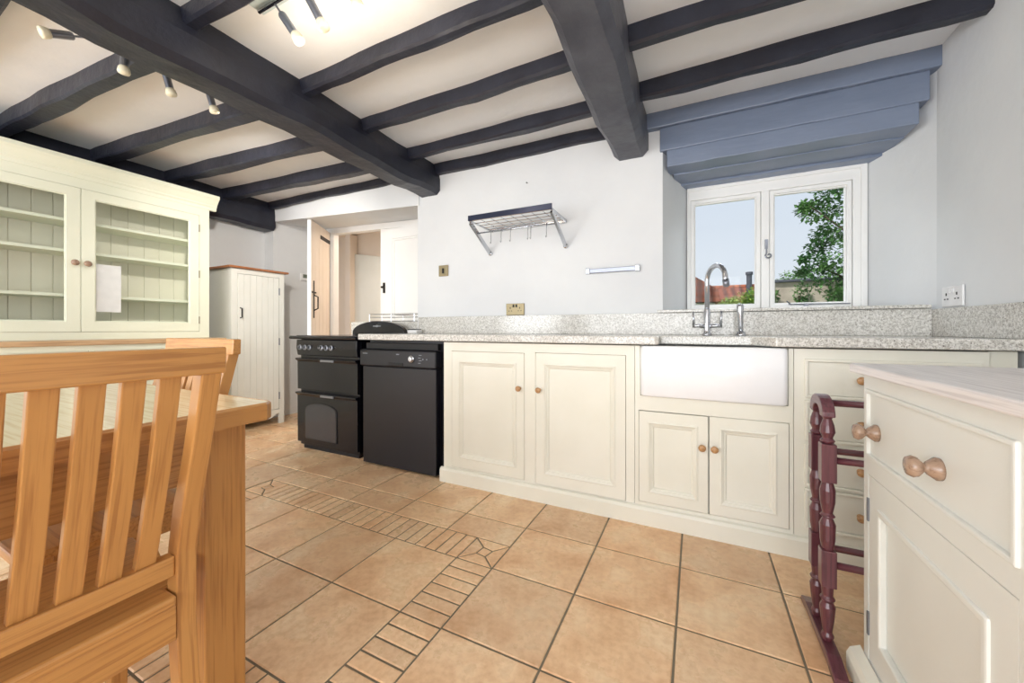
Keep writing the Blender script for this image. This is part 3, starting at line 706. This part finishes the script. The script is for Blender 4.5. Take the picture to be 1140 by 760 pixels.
# ------------------------------------------------------------------ free-standing unit on the right (face looks to -x)
isl = thing('drawer_cabinet', 'stone-cream free-standing cabinet in the right foreground with drawer and panelled door', 'cabinet', (0.7, 1.0, 0))
IX = 0.41; Ya, Yb_ = 0.70, 1.34
b = BM(); box(b, IX+0.022, XR-0.02, Ya, Yb_, 0.03, 0.828)
for (y0, y1, z0, z1) in ((Ya, 0.792, 0.03, 0.828), (1.312, Yb_, 0.03, 0.828), (0.792, 1.312, 0.786, 0.828), (0.792, 1.312, 0.565, 0.612), (0.792, 1.312, 0.03, 0.075)):
    box(b, IX, IX+0.0215, y0, y1, z0, z1)
bmesh.ops.remove_doubles(b, verts=b.verts[:], dist=1e-5)
obj('carcass', b, 'grey_cream', isl)
dro = obj('drawer', bx(IX+0.002, IX+0.022, 0.794, 1.310, 0.614, 0.784), 'grey_cream', isl, bevel=0.001)
m = BM(); ring_frame(m, 'x', IX-0.006, IX+0.006, (0.789, 1.315, 0.609, 0.789), (0.800, 1.304, 0.620, 0.778)); obj('moulding', m, 'grey_cream', dro, bevel=0.003)
for y in (1.262, 0.990):
    kb = lathe(BM(), (IX+0.002, y, 0.683), (-1, 0, 0), [(0, .021), (.006, .0215), (.018, .0125), (.022, .008), (.026, .012), (.032, .0185), (.039, .0205), (.046, .017), (.050, 0)], 22)
    obj('knob', kb, 'knob_brown', dro, smooth=True)
dm = BM(); ring_frame(dm, 'x', IX+0.001, IX+0.021, (0.795, 1.309, 0.078, 0.562), (0.858, 1.246, 0.15, 0.490)); box(dm, IX+0.012, IX+0.019, 0.858, 1.246, 0.15, 0.49)
dro2 = obj('door', dm, 'grey_cream', isl, bevel=0.0015)
m = BM(); ring_frame(m, 'x', IX-0.004, IX+0.013, (0.852, 1.252, 0.144, 0.496), (0.868, 1.236, 0.16, 0.48)); obj('moulding', m, 'grey_cream', dro2, bevel=0.004)
for z in (0.47, 0.17): obj('hinge', bx(IX-0.003, IX+0.002, 1.306, 1.314, z-0.03, z+0.03), 'steel', dro2)
pb = BM(); 
prism(pb, [(0.378, 0.0), (0.378, 0.045), (0.386, 0.062), (0.394, 0.066), (0.408, 0.074), (0.408, 0.0)], 'y', Ya, 1.36)
prism(pb, [(1.358, 0.0), (1.358, 0.045), (1.350, 0.062), (1.342, 0.066), (1.341, 0.066), (1.341, 0.0)], 'x', 0.40, 1.0)
obj('plinth', pb, 'cream', isl)
tpb = BM()
prism(tpb, [(0.383, Ya-0.02), (0.383, 1.355), (0.392, 1.366), (XR-0.003, 1.366), (XR-0.003, Ya-0.02)], 'z', 0.8285, 0.852)
solo('worktop', tpb, 'limed', 'pale limed-wood top of the free-standing cabinet in the right foreground', 'worktop', bevel=0.004)

# ------------------------------------------------------------------ towel rail
tw = thing('towel_rail', 'dark mahogany turned towel rail between the drawers and the foreground cabinet', 'towel rail', (0.6, 1.45, 0))
def post(x, y):
    bm = BM(); zs = [(0.035, .012), (0.05, .016), (0.06, .011), (0.10, .016), (0.135, .019), (0.15, .013), (0.158, .019), (0.166, .013), (0.196, .015)]
    lathe(bm, (x, y, 0), (0, 0, 1), zs, 14)
    box(bm, x-0.018, x+0.018, y-0.018, y+0.018, 0.196, 0.302)
    lathe(bm, (x, y, 0), (0, 0, 1), [(0.302, .014), (0.33, .018), (0.375, .0195), (0.395, .012), (0.40, .019), (0.408, .012), (0.44, .018), (0.475, .019), (0.50, .013)], 14)
    box(bm, x-0.018, x+0.018, y-0.018, y+0.018, 0.50, 0.612)
    lathe(bm, (x, y, 0), (0, 0, 1), [(0.612, .013), (0.62, .0185), (0.628, .012), (0.645, .0185), (0.665, .016), (0.685, .010), (0.692, .017)], 14)
    return bm
Y1p, Y2p = 1.402, 1.510
for x in (0.347, 0.975):
    for y in (Y1p, Y2p): obj('post', post(x, y), 'mahogany_z', tw, bevel=0.002)
    a = BM(); c = (Y1p+Y2p)/2; R = []
    for k in range(13):
        t = PI*k/12; oy, oz = math.cos(t), math.sin(t)
        ri, ro = (Y2p-Y1p)/2-0.019, (Y2p-Y1p)/2+0.019
        R.append([(x-0.015, c+ri*oy, 0.69+ri*oz*0.8), (x+0.015, c+ri*oy, 0.69+ri*oz*0.8), (x+0.015, c+ro*oy, 0.69+ro*oz*0.8), (x-0.015, c+ro*oy, 0.69+ro*oz*0.8)])
    loft(a, R); obj('arch', a, 'mahogany_y', tw, bevel=0.003)
    f = BM(); prism(f, [(1.26, 0.0), (1.30, 0.0), (1.345, 0.008), (1.56, 0.008), (1.60, 0), (1.64, 0), (1.63, 0.018), (1.57, 0.034), (1.345, 0.034), (1.28, 0.018)], 'x', x-0.017, x+0.017)
    if x > 0.9: bmesh.ops.scale(f, vec=(1, 0.3, 1), verts=f.verts[:]); bmesh.ops.translate(f, vec=(0, 1.015, 0), verts=f.verts[:])
    obj('foot', f, 'mahogany_y', tw, bevel=0.003)
for y, z in ((Y1p, 0.563), (Y1p, 0.258), (Y2p, 0.563), (Y2p, 0.258), ((Y1p+Y2p)/2, 0.722)):
    obj('rail', tube(BM(), [(0.362, y, z), (0.960, y, z)], 0.010, 12), 'mahogany_x', tw, smooth=True)

# ------------------------------------------------------------------ dresser along the left wall (front looks to +x)
ds = thing('dresser', 'pale cream glazed kitchen dresser with two glass doors along the left wall', 'dresser', (-3.85, 1.0, 0))
DX = -3.70; y0, y1 = 0.26, 1.745
u = BM(); xb = -3.985
box(u, xb, DX-0.02, y0, y0+0.022, 0.875, 1.97); box(u, xb, DX-0.02, y1-0.022, y1, 0.875, 1.97)
box(u, xb, DX-0.02, y0+0.022, y1-0.022, 1.93, 1.97)
for (a, b, c, d) in ((y0, 0.334, 0.875, 1.97), (1.675, y1, 0.875, 1.97), (0.334, 1.675, 1.888, 1.97), (0.334, 1.675, 0.875, 0.925)): box(u, DX-0.0195, DX, a, b, c, d)
obj('upper_case', u, 'green_cream', ds)
bb = BM(); k = 0; y = y0+0.023
while y < y1-0.03:
    yy = min(y+0.095, y1-0.023); box(bb, xb+0.001, xb+0.012, y+0.0015, yy-0.0015, 0.88, 1.93); y = yy
box(bb, xb, xb+0.006, y0+0.022, y1-0.022, 0.88, 1.93)
obj('back_boards', bb, 'board', ds, bevel=0.002)
for z in (1.66, 1.456, 1.161, 0.985):
    obj('shelf', bx(xb+0.013, DX-0.045, y0+0.023, y1-0.023, z-0.0, z+0.020), 'green_cream', ds, bevel=0.002)
for (a, b, kn) in ((0.336, 1.003, 0.972), (1.006, 1.673, 1.030)):
    fr = BM(); st = 0.065
    ring_frame(fr, 'x', DX-0.018, DX+0.002, (a, b, 0.927, 1.886), (a+st, b-st, 0.995, 1.828))
    ring_frame(fr, 'x', DX-0.012, DX-0.004, (a+st, b-st, 0.995, 1.828), (a+st+0.006, b-st-0.006, 1.001, 1.822))
    o = obj('door', fr, 'green_cream', ds, bevel=0.0015)
    obj('glass_pane', bx(DX-0.010, DX-0.007, a+st, b-st, 0.995, 1.828), 'glass', o)
    kb = lathe(BM(), (DX+0.002, kn, 1.385), (1, 0, 0), [(0, .010), (.010, .008), (.018, .016), (.026, .020), (.033, .015), (.035, 0)], 18)
    obj('knob', kb, 'knob_brown', o, smooth=True)
    hy_ = a+0.0 if a < 0.5 else b
    for z in (1.02, 1.40, 1.78): obj('hinge', bx(DX-0.002, DX+0.0055, hy_-0.003, hy_+0.003, z-0.03, z+0.03), 'brass', o)
cr = BM(); prof = [(DX-0.02, 1.95), (DX+0.006, 1.95), (DX+0.008, 1.972), (DX+0.018, 1.985), (DX+0.018, 1.992), (DX+0.045, 2.03), (DX+0.06, 2.045), (DX+0.06, 2.07), (DX-0.02, 2.07)]
prism(cr, prof, 'y', y0-0.05, y1+0.05)
box(cr, xb, DX-0.02, y0-0.05, y1+0.05, 1.972, 1.985)
obj('cornice', cr, 'green_cream', ds, bevel=0.001)
BX = -3.515
obj('counter', bx(-4.16, -3.495, y0-0.03, y1+0.03, 0.842, 0.874), 'dresser_top', ds, bevel=0.006)
lo = BM(); box(lo, -4.15, BX-0.022, y0, y1, 0.0, 0.842)
for (a, b, c, d) in ((y0, y0+0.04, 0.0, 0.842), (y1-0.04, y1, 0.0, 0.842), (y0+0.04, y1-0.04, 0.806, 0.842), (y0+0.04, y1-0.04, 0.655, 0.685), (y0+0.04, y1-0.04, 0.0, 0.09), (0.99, 1.015, 0.09, 0.806)): box(lo, BX-0.0215, BX, a, b, c, d)
obj('lower_case', lo, 'green_cream', ds)
for (a, b) in ((y0+0.042, 0.988), (1.017, y1-0.042)):
    o = obj('drawer', bx(BX-0.02, BX+0.001, a, b, 0.687, 0.804), 'green_cream', ds, bevel=0.002)
    for yy in ((a+b)/2-0.15, (a+b)/2+0.15): obj('knob', lathe(BM(), (BX, yy, 0.745), (1, 0, 0), [(0, .010), (.010, .008), (.018, .016), (.030, .018), (.034, 0)], 16), 'knob_brown', o, smooth=True)
    dmm = BM(); ring_frame(dmm, 'x', BX-0.02, BX+0.001, (a, b, 0.093, 0.653), (a+0.07, b-0.07, 0.163, 0.583)); box(dmm, BX-0.018, BX-0.010, a+0.07, b-0.07, 0.163, 0.583)
    o = obj('door', dmm, 'green_cream', ds, bevel=0.002)
    obj('knob', lathe(BM(), (BX, b-0.035 if a < 0.5 else a+0.035, 0.45), (1, 0, 0), [(0, .010), (.010, .008), (.018, .016), (.030, .018), (.034, 0)], 16), 'knob_brown', o, smooth=True)
solo('paper_sheet', bx(DX-0.0145, DX-0.0125, 1.075, 1.205, 1.065, 1.395), 'paper', 'white sheet of paper stuck inside the right glass door of the dresser', 'paper')

# ------------------------------------------------------------------ tall larder cupboard in the far left corner (front looks to +x)
tcu = thing('tall_cupboard', 'tall off-white cupboard with tongue-and-groove door and brown top in the far corner', 'cupboard', (-3.93, 2.19, 0))
TX = -3.76; a, b_ = 1.945, 2.43; xk = -4.16
s = BM(); box(s, xk, TX-0.021, a, b_, 0.10, 1.50)
for (p, q, z0, z1) in ((a, a+0.05, 0.0, 1.50), (b_-0.05, b_, 0.0, 1.50), (a+0.05, b_-0.05, 1.455, 1.50)): box(s, TX-0.0205, TX, p, q, z0, z1)
box(s, xk, xk+0.04, a, a+0.04, 0, 0.10); box(s, xk, xk+0.04, b_-0.04, b_, 0, 0.10)
# wavy bottom apron
n = 12; po = [(a+0.05, 0.145)]+[(a+0.05+(b_-a-0.10)*k/n, 0.085+0.022*math.cos(k/n*4*PI)) for k in range(n+1)]+[(b_-0.05, 0.145)]
loft(s, [[(TX-0.0205, p, z) for p, z in po], [(TX, p, z) for p, z in po]])
obj('case', s, 'off_white', tcu, bevel=0.0015)
dd = BM(); yy0, yy1 = a+0.053, b_-0.053; n = 7
for k in range(n):
    w = (yy1-yy0)/n; box(dd, TX-0.016, TX+0.001, yy0+w*k+0.0012, yy0+w*(k+1)-0.0012, 0.150, 1.452)
box(dd, TX-0.018, TX-0.004, yy0, yy1, 0.150, 1.452)
dco = obj('door', dd, 'off_white', tcu, bevel=0.0025)
hnd = BM(); tube(hnd, [(TX, a+0.075, 1.05), (TX+0.028, a+0.075, 1.055), (TX+0.028, a+0.075, 1.135), (TX, a+0.075, 1.14)], 0.006, 8)
obj('handle', hnd, 'iron', dco)
for z in (0.28, 0.82, 1.32): obj('hinge', bx(TX-0.001, TX+0.006, yy1-0.004, yy1+0.006, z-0.035, z+0.035), 'steel', dco)
obj('top_board', bx(xk-0.01, TX+0.03, a-0.03, b_+0.03, 1.502, 1.52), 'brown_top_y', tcu, bevel=0.003)

# ------------------------------------------------------------------ dining table and chairs
tb = thing('dining_table', 'oak dining table with thick chamfered top in the left foreground', 'table', (-1.5, -0.1, 0))
tx0, tx1, ty0, ty1 = -2.02, -0.975, -0.95, 0.612
t = BM()
def slab(y0, y1, endcut):
    c = 0.026
    if endcut: return [(tx0+c, y1), (tx0, y1-c), (tx0, y0), (tx1, y0), (tx1, y1-c*0.7), (tx1-c*0.7, y1)]
    return [(tx0, y0), (tx1, y0), (tx1, y1), (tx0, y1)]
def plate(poly, z0, z1):
    cx = sum(p[0] for p in poly)/len(poly); cy = sum(p[1] for p in poly)/len(poly)
    return loft(BM(), [[(p[0], p[1], z0) for p in poly], [(p[0], p[1], z1) for p in poly]])
def inset(d):
    c = 0.026
    return [(tx0+c, ty1-d), (tx0+d, ty1-c), (tx0+d, ty0+d), (tx1-d, ty0+d), (tx1-d, ty1-c), (tx1-c, ty1-d)]
def clip_y(poly, y): return [p for p in poly]
q = inset(0.0065)
obj('tabletop', plate([q[0], q[1], (q[1][0], 0.182), (q[4][0], 0.182), q[4], q[5]], 0.719, 0.7600), 'top_x', tb, bevel=0.0015)
obj('tabletop', plate([(q[1][0], 0.179), q[2], q[3], (q[4][0], 0.179)], 0.719, 0.7600), 'top_x', tb, bevel=0.0015)
loops = [[(x, y, 0.717) for x, y in inset(0.006)], [(x, y, 0.717) for x, y in inset(0.0)], [(x, y, 0.755) for x, y in inset(0.0)], [(x, y, 0.7605) for x, y in inset(0.0062)]]
eb = BM(); RR = [[eb.verts.new(Vector(p)) for p in l] for l in loops]
for k in range(4):
    A, B = RR[k], RR[(k+1) % 4]
    for m_i in range(6): eb.faces.new((A[m_i], A[(m_i+1) % 6], B[(m_i+1) % 6], B[m_i]))
obj('edge_band', eb, 'oak_y', tb)  # added rim in plain oak; the top's colour holds a painted reflection
apn = BM()
for xx in (-1.075, -1.95): box(apn, xx, xx+0.025, ty0+0.12, 0.48, 0.590, 0.7165)
for yy in (ty0+0.06, 0.54): box(apn, -1.90, -1.12, yy-0.03, yy-0.005, 0.590, 0.7165)
obj('apron', apn, 'oak_y', tb, bevel=0.002)
for xx in (-1.122, -1.97):
    for yy in (0.478, ty0+0.03): obj('leg', bx(xx, xx+0.090, yy, yy+0.090, 0, 0.7165), 'oak_z', tb, bevel=0.004)

def make_chair(label):
    """local frame: seat forward = +y, width along x, origin on the floor under the back"""
    t = thing('dining_chair', label, 'chair', group='oak slat-back dining chairs')
    def yb(z):   # profile of the rear post
        P = [(0, 0.0), (0.12, 0.032), (0.24, 0.056), (0.36, 0.069), (0.50, 0.066), (0.60, 0.044), (0.72, 0.006), (0.91, -0.040)]
        for (z0, a), (z1, b) in zip(P[:-1], P[1:]):
            if z <= z1: f = (z-z0)/(z1-z0); return a+(b-a)*f
        return P[-1][1]
    zs = [0, .06, .12, .18, .24, .30, .36, .42, .46, .50, .55, .60, .65, .70, .75, .80, .862]
    for s in (-1, 1):
        R = []
        for z in zs:
            xi, xo = (0.188, 0.222); dpt = 0.017 if z > 0.6 else 0.020
            R.append([(s*xi, yb(z)-dpt, z), (s*xo, yb(z)-dpt, z), (s*xo, yb(z)+dpt, z), (s*xi, yb(z)+dpt, z)])
        obj('rear_leg', loft(BM(), R), 'oak_lean', t, local=True, bevel=0.003)
    R = []                       # curved top rail
    for k in range(13):
        x = -0.228+0.456*k/12; c = -0.006*(1-(x/0.228)**2)
        y = yb(0.886)+c
        R.append([(x, y-0.013, 0.861), (x, y+0.013, 0.861), (x, y+0.010, 0.912), (x, y-0.014, 0.912)])
    obj('top_rail', loft(BM(), R), 'oak_x', t, local=True, bevel=0.003)
    R = []
    for k in range(9):
        x = -0.188+0.376*k/8; y = yb(0.48)-0.004*(1-(x/0.188)**2)
        R.append([(x, y-0.013, 0.458), (x, y+0.013, 0.458), (x, y+0.013, 0.498), (x, y-0.013, 0.498)])
    obj('lower_rail', loft(BM(), R), 'oak_x', t, local=True, bevel=0.003)
    for k in range(7):
        x = -0.1455+0.0485*k; R = []
        for z in (0.497, 0.60, 0.70, 0.79, 0.863):
            q = (z-0.497)/0.366; q = yb(0.49)*(1-q)+yb(0.87)*q-0.006*math.sin(PI*q); R.append([(x-0.0155, q-0.008, z), (x+0.0155, q-0.008, z), (x+0.0155, q+0.008, z), (x-0.0155, q+0.008, z)])
        obj('slat', loft(BM(), R), 'oak_lean', t, local=True, bevel=0.002)
    se = BM()
    prism(se, [(-0.186, 0.040), (0.186, 0.040), (0.186, 0.090), (0.206, 0.090), (0.245, 0.40), (0.225, 0.425), (-0.225, 0.425), (-0.245, 0.40), (-0.206, 0.090), (-0.186, 0.090)], 'z', 0.403, 0.425)
    obj('seat', se, 'oak_x', t, local=True, bevel=0.006)
    ap = BM(); box(ap, -0.187, 0.187, 0.046, 0.068, 0.335, 0.4025); box(ap, -0.19, 0.19, 0.375, 0.397, 0.345, 0.4025)
    for s in (-1, 1): loft(ap, [[(s*0.185, 0.09, 0.345), (s*0.203, 0.09, 0.345), (s*0.203, 0.09, 0.4025), (s*0.185, 0.09, 0.4025)], [(s*0.205, 0.38, 0.345), (s*0.225, 0.38, 0.345), (s*0.225, 0.38, 0.4025), (s*0.205, 0.38, 0.4025)]])
    obj('seat_frame', ap, 'oak_x', t, local=True, bevel=0.002)
    for s in (-1, 1):
        br = BM(); tube(br, [(s*0.135, 0.072, 0.365), (s*0.19, 0.13, 0.365)], 0.012, 4)
        obj('brace', br, 'oak_x', t, local=True)
        x0, x1 = s*0.19, s*0.228
        obj('front_leg', loft(BM(), [[(s*0.194, 0.372, 0), (s*0.224, 0.372, 0), (s*0.224, 0.402, 0), (s*0.194, 0.402, 0)], [(x0, 0.367, 0.402), (x1, 0.367, 0.402), (x1, 0.405, 0.402), (x0, 0.405, 0.402)]]), 'oak_z', t, local=True, bevel=0.003)
    return t
ch = make_chair('oak slat-back dining chair in the left foreground, back towards the camera')
ch.location = (-0.875, 0.192, 0); ch.rotation_euler = (0, 0, PI/2)
dup(ch, (-1.615, 0.70, 0), PI, 'oak slat-back dining chair at the far end of the table, before the tall cupboard')

# ------------------------------------------------------------------ ceiling spotlights
def spot_head(name, parent, base, tip, swivel=True):
    base, tip = Vector(base), Vector(tip); d = (tip-base)
    ax = d.normalized(); Ln = d.length
    o = obj(name, lathe(BM(), base, ax, [(0, .004), (Ln*.24, .004), (Ln*.26, .012), (Ln*.30, .0155), (Ln*.76, .0155), (Ln*.77, .013)], 16), 'steel', parent, smooth=False)
    obj('lamp', lathe(BM(), base+ax*Ln*.76, ax, [(0, .0155), (Ln*.06, .020), (Ln*.17, .0225), (Ln*.22, .020), (Ln*.24, 0)], 18), 'bulb', o, smooth=True)
    return o
def spot_light(loc, e):
    l = bpy.data.lights.new('spot_bulb', 'POINT'); l.energy = e; l.color = (1.0, 0.86, 0.68); l.shadow_soft_size = 0.07
    o = bpy.data.objects.new('spot_bulb', l); COL.objects.link(o); o.location = loc
s1 = thing('spotlight_bar', 'chrome ceiling spotlight bar in the middle ceiling bay, its heads hanging down', 'spotlight', (-1.28, 0.93, CEIL))
obj('ceiling_plate', bx(-1.62, -1.36, 0.80+0.065, 0.96, 2.252, 2.2695), 'plate', s1, bevel=0.004)
obj('bar', tube(BM(), [(-1.60, 0.93, 2.238), (-0.98, 0.93, 2.238)], 0.008, 10), 'chrome', s1, smooth=True)
stm = BM()
for x in (-1.50, -1.40): lathe(stm, (x, 0.93, 2.252), (0, 0, -1), [(0, .007), (.014, .007)], 8)
lathe(stm, (-1.05, 0.93, 2.2695), (0, 0, -1), [(0, .012), (.031, .007)], 8)
obj('stem', stm, 'chrome', s1)
for a_, b_ in (((-1.50, .93, 2.236), (-1.42, .985, 2.09)), ((-1.33, .93, 2.236), (-1.275, .985, 2.09)), ((-1.14, .93, 2.236), (-1.095, .99, 2.10)), ((-1.01, .93, 2.236), (-0.96, .96, 2.11))):
    spot_head('spot_head', s1, a_, b_); 
s2 = thing('spotlight_bar', 'brassy ceiling spotlight bar behind the left heavy beam, four short heads', 'spotlight', (-2.29, 0.82, CEIL))
for a_ in (0.64,): obj('arm', tube(BM(), [(-2.29, 0.64, 2.235), (-2.315, .640, 2.175)], 0.005, 8), 'brass', s2)
obj('bar', tube(BM(), [(-2.29, 0.45, 2.235), (-2.29, 1.12, 2.235)], 0.008, 10), 'brass', s2, smooth=True)
pt = BM()
for yy in (0.54, 0.99): lathe(pt, (-2.29, yy, 2.2695), (0, 0, -1), [(0, .035), (.008, .035), (.012, .008), (.034, .008)], 16)
obj('ceiling_plate', pt, 'brass', s2)
for a_, b_ in (((-2.315, .640, 2.175), (-2.335, .520, 2.12)), ((-2.29, .76, 2.232), (-2.300, .755, 2.085)), ((-2.32, .90, 2.232), (-2.315, .935, 2.09)), ((-2.30, 1.07, 2.232), (-2.285, 1.105, 2.085))):
    spot_head('spot_head', s2, a_, b_)
for p, e in (((-1.42, 1.00, 2.05), 3.0), ((-1.08, 1.0, 2.05), 3.0)): spot_light(p, e)
for k, (p, aim, e) in enumerate((((-2.265, 1.12, 2.08), (-3.95, 2.6, 1.1), 115), ((-2.34, .52, 2.09), (-3.75, 1.3, 1.1), 15))):   # two heads turned to the far corner and the dresser
    l = bpy.data.lights.new('spotlight_beam', 'SPOT'); l.energy = e; l.color = (1.0, 0.93, 0.84); l.spot_size = math.radians(95); l.spot_blend = 1.0; l.shadow_soft_size = 0.05 if k == 0 else 0.11
    o = bpy.data.objects.new('spotlight_beam', l); COL.objects.link(o); o.location = p
    o.rotation_euler = (Vector(aim)-Vector(p)).to_track_quat('-Z', 'Y').to_euler()

# ------------------------------------------------------------------ outside the window
struct('ground', bx(-30, 40, 3.1, 60, -0.9, -0.7), 'grass')
def gable(name, label, x0, x1, y0, y1, ze, zr, slope_axis='x'):
    t = thing(name, label, 'house', ((x0+x1)/2, y0, -0.7))
    obj('walls', bx(x0+0.2, x1-0.2, y0+0.25, y1-0.25, -0.7, ze), 'render_wall', t)
    ym = (y0+y1)/2; r = BM()
    prism(r, [(y0, ze-0.05), (ym, zr), (y1, ze-0.05), (y1, ze+0.1), (ym, zr+0.15), (y0, ze+0.1)], 'x', x0, x1)
    obj('roof', r, M['roof_s'], t)
    rg = tube(BM(), [(x0, ym, zr+0.14), (x1, ym, zr+0.14)], 0.10, 8); obj('ridge', rg, M['roof'], t)
    return t
# roof tile pattern in the slope plane
m_, nt_, b__ = newmat('clay_pantiles')
t_ = nt_.nodes.new('ShaderNodeTexCoord'); sx_ = nt_.nodes.new('ShaderNodeSeparateXYZ'); nt_.links.new(t_.outputs['Object'], sx_.inputs[0])
def mth(op, a, b=None):
    q = nt_.nodes.new('ShaderNodeMath'); q.operation = op
    for i, v in enumerate((a, b)):
        if v is None: continue
        if isinstance(v, (int, float)): q.inputs[i].default_value = v
        else: nt_.links.new(v, q.inputs[i])
    return q.outputs[0]
fx = mth('PINGPONG', mth('MULTIPLY', sx_.outputs['X'], 1/0.30), 0.5); fz = mth('FRACT', mth('MULTIPLY', sx_.outputs['Z'], 1/0.17))
cc_ = mix(nt_, mth('MULTIPLY', fx, 2.0), srgb(84, 48, 40), srgb(176, 100, 72)); cc_ = mix(nt_, mth('GREATER_THAN', fz, 0.18), srgb(78, 46, 40), cc_)
nt_.links.new(cc_, b__.inputs['Base Color']); b__.inputs['Roughness'].default_value = 0.85; M['roof_s'] = m_
gable('house', 'low outbuilding with clay pantile roof seen through the left window light', -4.0, 2.6, 17.0, 21.0, 2.02, 2.62)
hz = thing('house', 'nearer gable end with clay pantile roof at the left edge of the window view', 'house', (-2.0, 12.0, -0.7))
obj('walls', bx(-5.0, 0.5, 12.3, 16.0, -0.7, 1.70), 'render_wall', hz)
obj('roof', prism(BM(), [(-5.0, 3.6), (-1.5, 3.3), (-0.02, 2.44), (0.55, 2.06), (0.62, 1.72), (-5.0, 1.70)], 'y', 12.0, 16.2), M['roof_s'], hz)
gw = thing('garden_wall', 'pale stone garden wall with dark coping seen through the right window light', 'wall', (3.0, 8.0, -0.7))
obj('masonry', bx(1.16, 6.5, 8.0, 8.35, -0.7, 1.755), 'stone', gw)
obj('coping', bx(1.12, 6.6, 7.93, 8.42, 1.755, 1.80), 'slate', gw, bevel=0.01)
solo('flue_pipe', lathe(BM(), (1.77, 16.4, -0.7), (0, 0, 1), [(0, .09), (3.65, .09), (3.65, .12), (3.75, .12), (3.75, .08)], 14), 'slate', 'dark flue pipe rising beside the pantile roof outside', 'flue')

def leafball(bm, c, r, n, size, rnd, squash=(1, 1, 1)):
    for _ in range(n):
        while True:
            p = Vector((rnd.uniform(-1, 1), rnd.uniform(-1, 1), rnd.uniform(-1, 1)))
            if 0.25 < p.length < 1: break
        p = Vector((p.x*r*squash[0], p.y*r*squash[1], p.z*r*squash[2]))+Vector(c)
        d = Vector((rnd.gauss(0, 1), rnd.gauss(0, 1), rnd.gauss(-0.3, 0.7))).normalized(); a, b = frame_of(d); w = size*rnd.uniform(.6, 1.2)
        q = [p, p+d*w*.5+a*w*.28, p+d*w, p+d*w*.5-a*w*.28]
        q[1] += b*w*.08; q[3] += b*w*.08
        bm.faces.new([bm.verts.new(v) for v in q])
    return bm
rnd = random.Random(5)
def plant(name, label, cat, balls, size, mat, base, stems, group=None):
    t = thing(name, label, cat, base, group=group); f = BM()
    for c, r, n, sq in balls: leafball(f, c, r, n, size, rnd, sq)
    obj('foliage', f, mat, t)
    s = BM()
    for pts, r in stems: tube(s, pts, r, 8)
    obj('trunk', s, 'bark', t)
    return t
T0 = (2.75, 7.0, -0.7)
balls = []
for (x, z, r) in ((1.80, 2.85, .28), (1.62, 2.72, .20), (1.95, 2.45, .34), (1.50, 2.80, .12), (1.74, 2.35, .20), (1.66, 2.18, .16), (1.95, 1.95, .36), (1.62, 1.88, .20), (1.48, 1.82, .10), (1.80, 1.66, .26), (2.0, 1.45, .25), (2.4, 2.5, .55), (2.3, 1.8, .5), (2.2, 3.15, .5), (1.82, 3.2, .30), (2.7, 2.9, .6), (1.40, 2.72, .06), (1.42, 1.98, .06), (1.83, 1.42, .12)):
    balls.append(((x, 7.0+rnd.uniform(-.2, .2), z), r, int(1100*r+15), (1, .8, .9)))
plant('tree', 'leafy green tree filling the right side of the window view', 'tree', balls, 0.085, 'leaf_dark', T0,
      [([(2.75, 7, -.7), (2.7, 7, 1.0), (2.4, 7, 1.9), (2.1, 7, 2.7), (1.95, 7, 3.2)], [.08, .07, .045, .025, .012]), ([(2.7, 7, 1.0), (2.2, 7, 1.5), (1.6, 7, 1.9)], [.04, .025, .008]), ([(2.4, 7, 1.9), (1.9, 7, 2.4), (1.5, 7, 2.8)], [.03, .018, .006])])
plant('ivy', 'green climber hanging over the middle of the stone garden wall', 'climber', [((1.60, 7.8, 1.55), .16, 240, (.8, .4, 1.3)), ((1.62, 7.8, 1.33), .22, 320, (.9, .4, .8)), ((1.62, 7.8, 1.1), .22, 260, (.9, .4, 1))], 0.065, 'leaf', (1.56, 7.8, -0.7), [([(1.56, 7.8, -.7), (1.56, 7.8, 1.5)], .02)])
plant('ivy', 'green climber at the left end of the stone garden wall', 'climber', [((1.20, 7.8, 1.50), .12, 160, (.6, .4, 1.4)), ((1.20, 7.8, 1.28), .16, 200, (.5, .4, 1)), ((1.18, 7.8, 1.0), .16, 160, (.6, .4, 1))], 0.065, 'leaf', (1.22, 7.8, -0.7), [([(1.22, 7.8, -.7), (1.22, 7.8, 1.4)], .02)])
plant('bush', 'yellow-green bush in front of the pantile roof in the left window light', 'bush', [((0.62, 9.5, 1.46), .20, 420, (1.1, .8, .8)), ((0.88, 9.5, 1.52), .24, 500, (1.1, .8, .8)), ((1.12, 9.5, 1.62), .24, 500, (.9, .8, 1)), ((0.42, 9.5, 1.36), .15, 260, (1, .8, .7)), ((0.9, 9.5, 1.15), .5, 1100, (1.1, .8, .6))], 0.07, 'leaf_bright', (0.9, 9.5, -0.7), [([(0.9, 9.5, -.7), (0.9, 9.5, 1.2)], .04)])
plant('shrub', 'rounded pale green treetop rising behind the stone garden wall', 'shrub', [((2.55, 13.0, 2.25), .42, 1100, (1.2, 1, .9))], 0.09, 'leaf', (2.55, 13.0, -0.7), [([(2.55, 13, -.7), (2.55, 13, 2.2)], .05)])
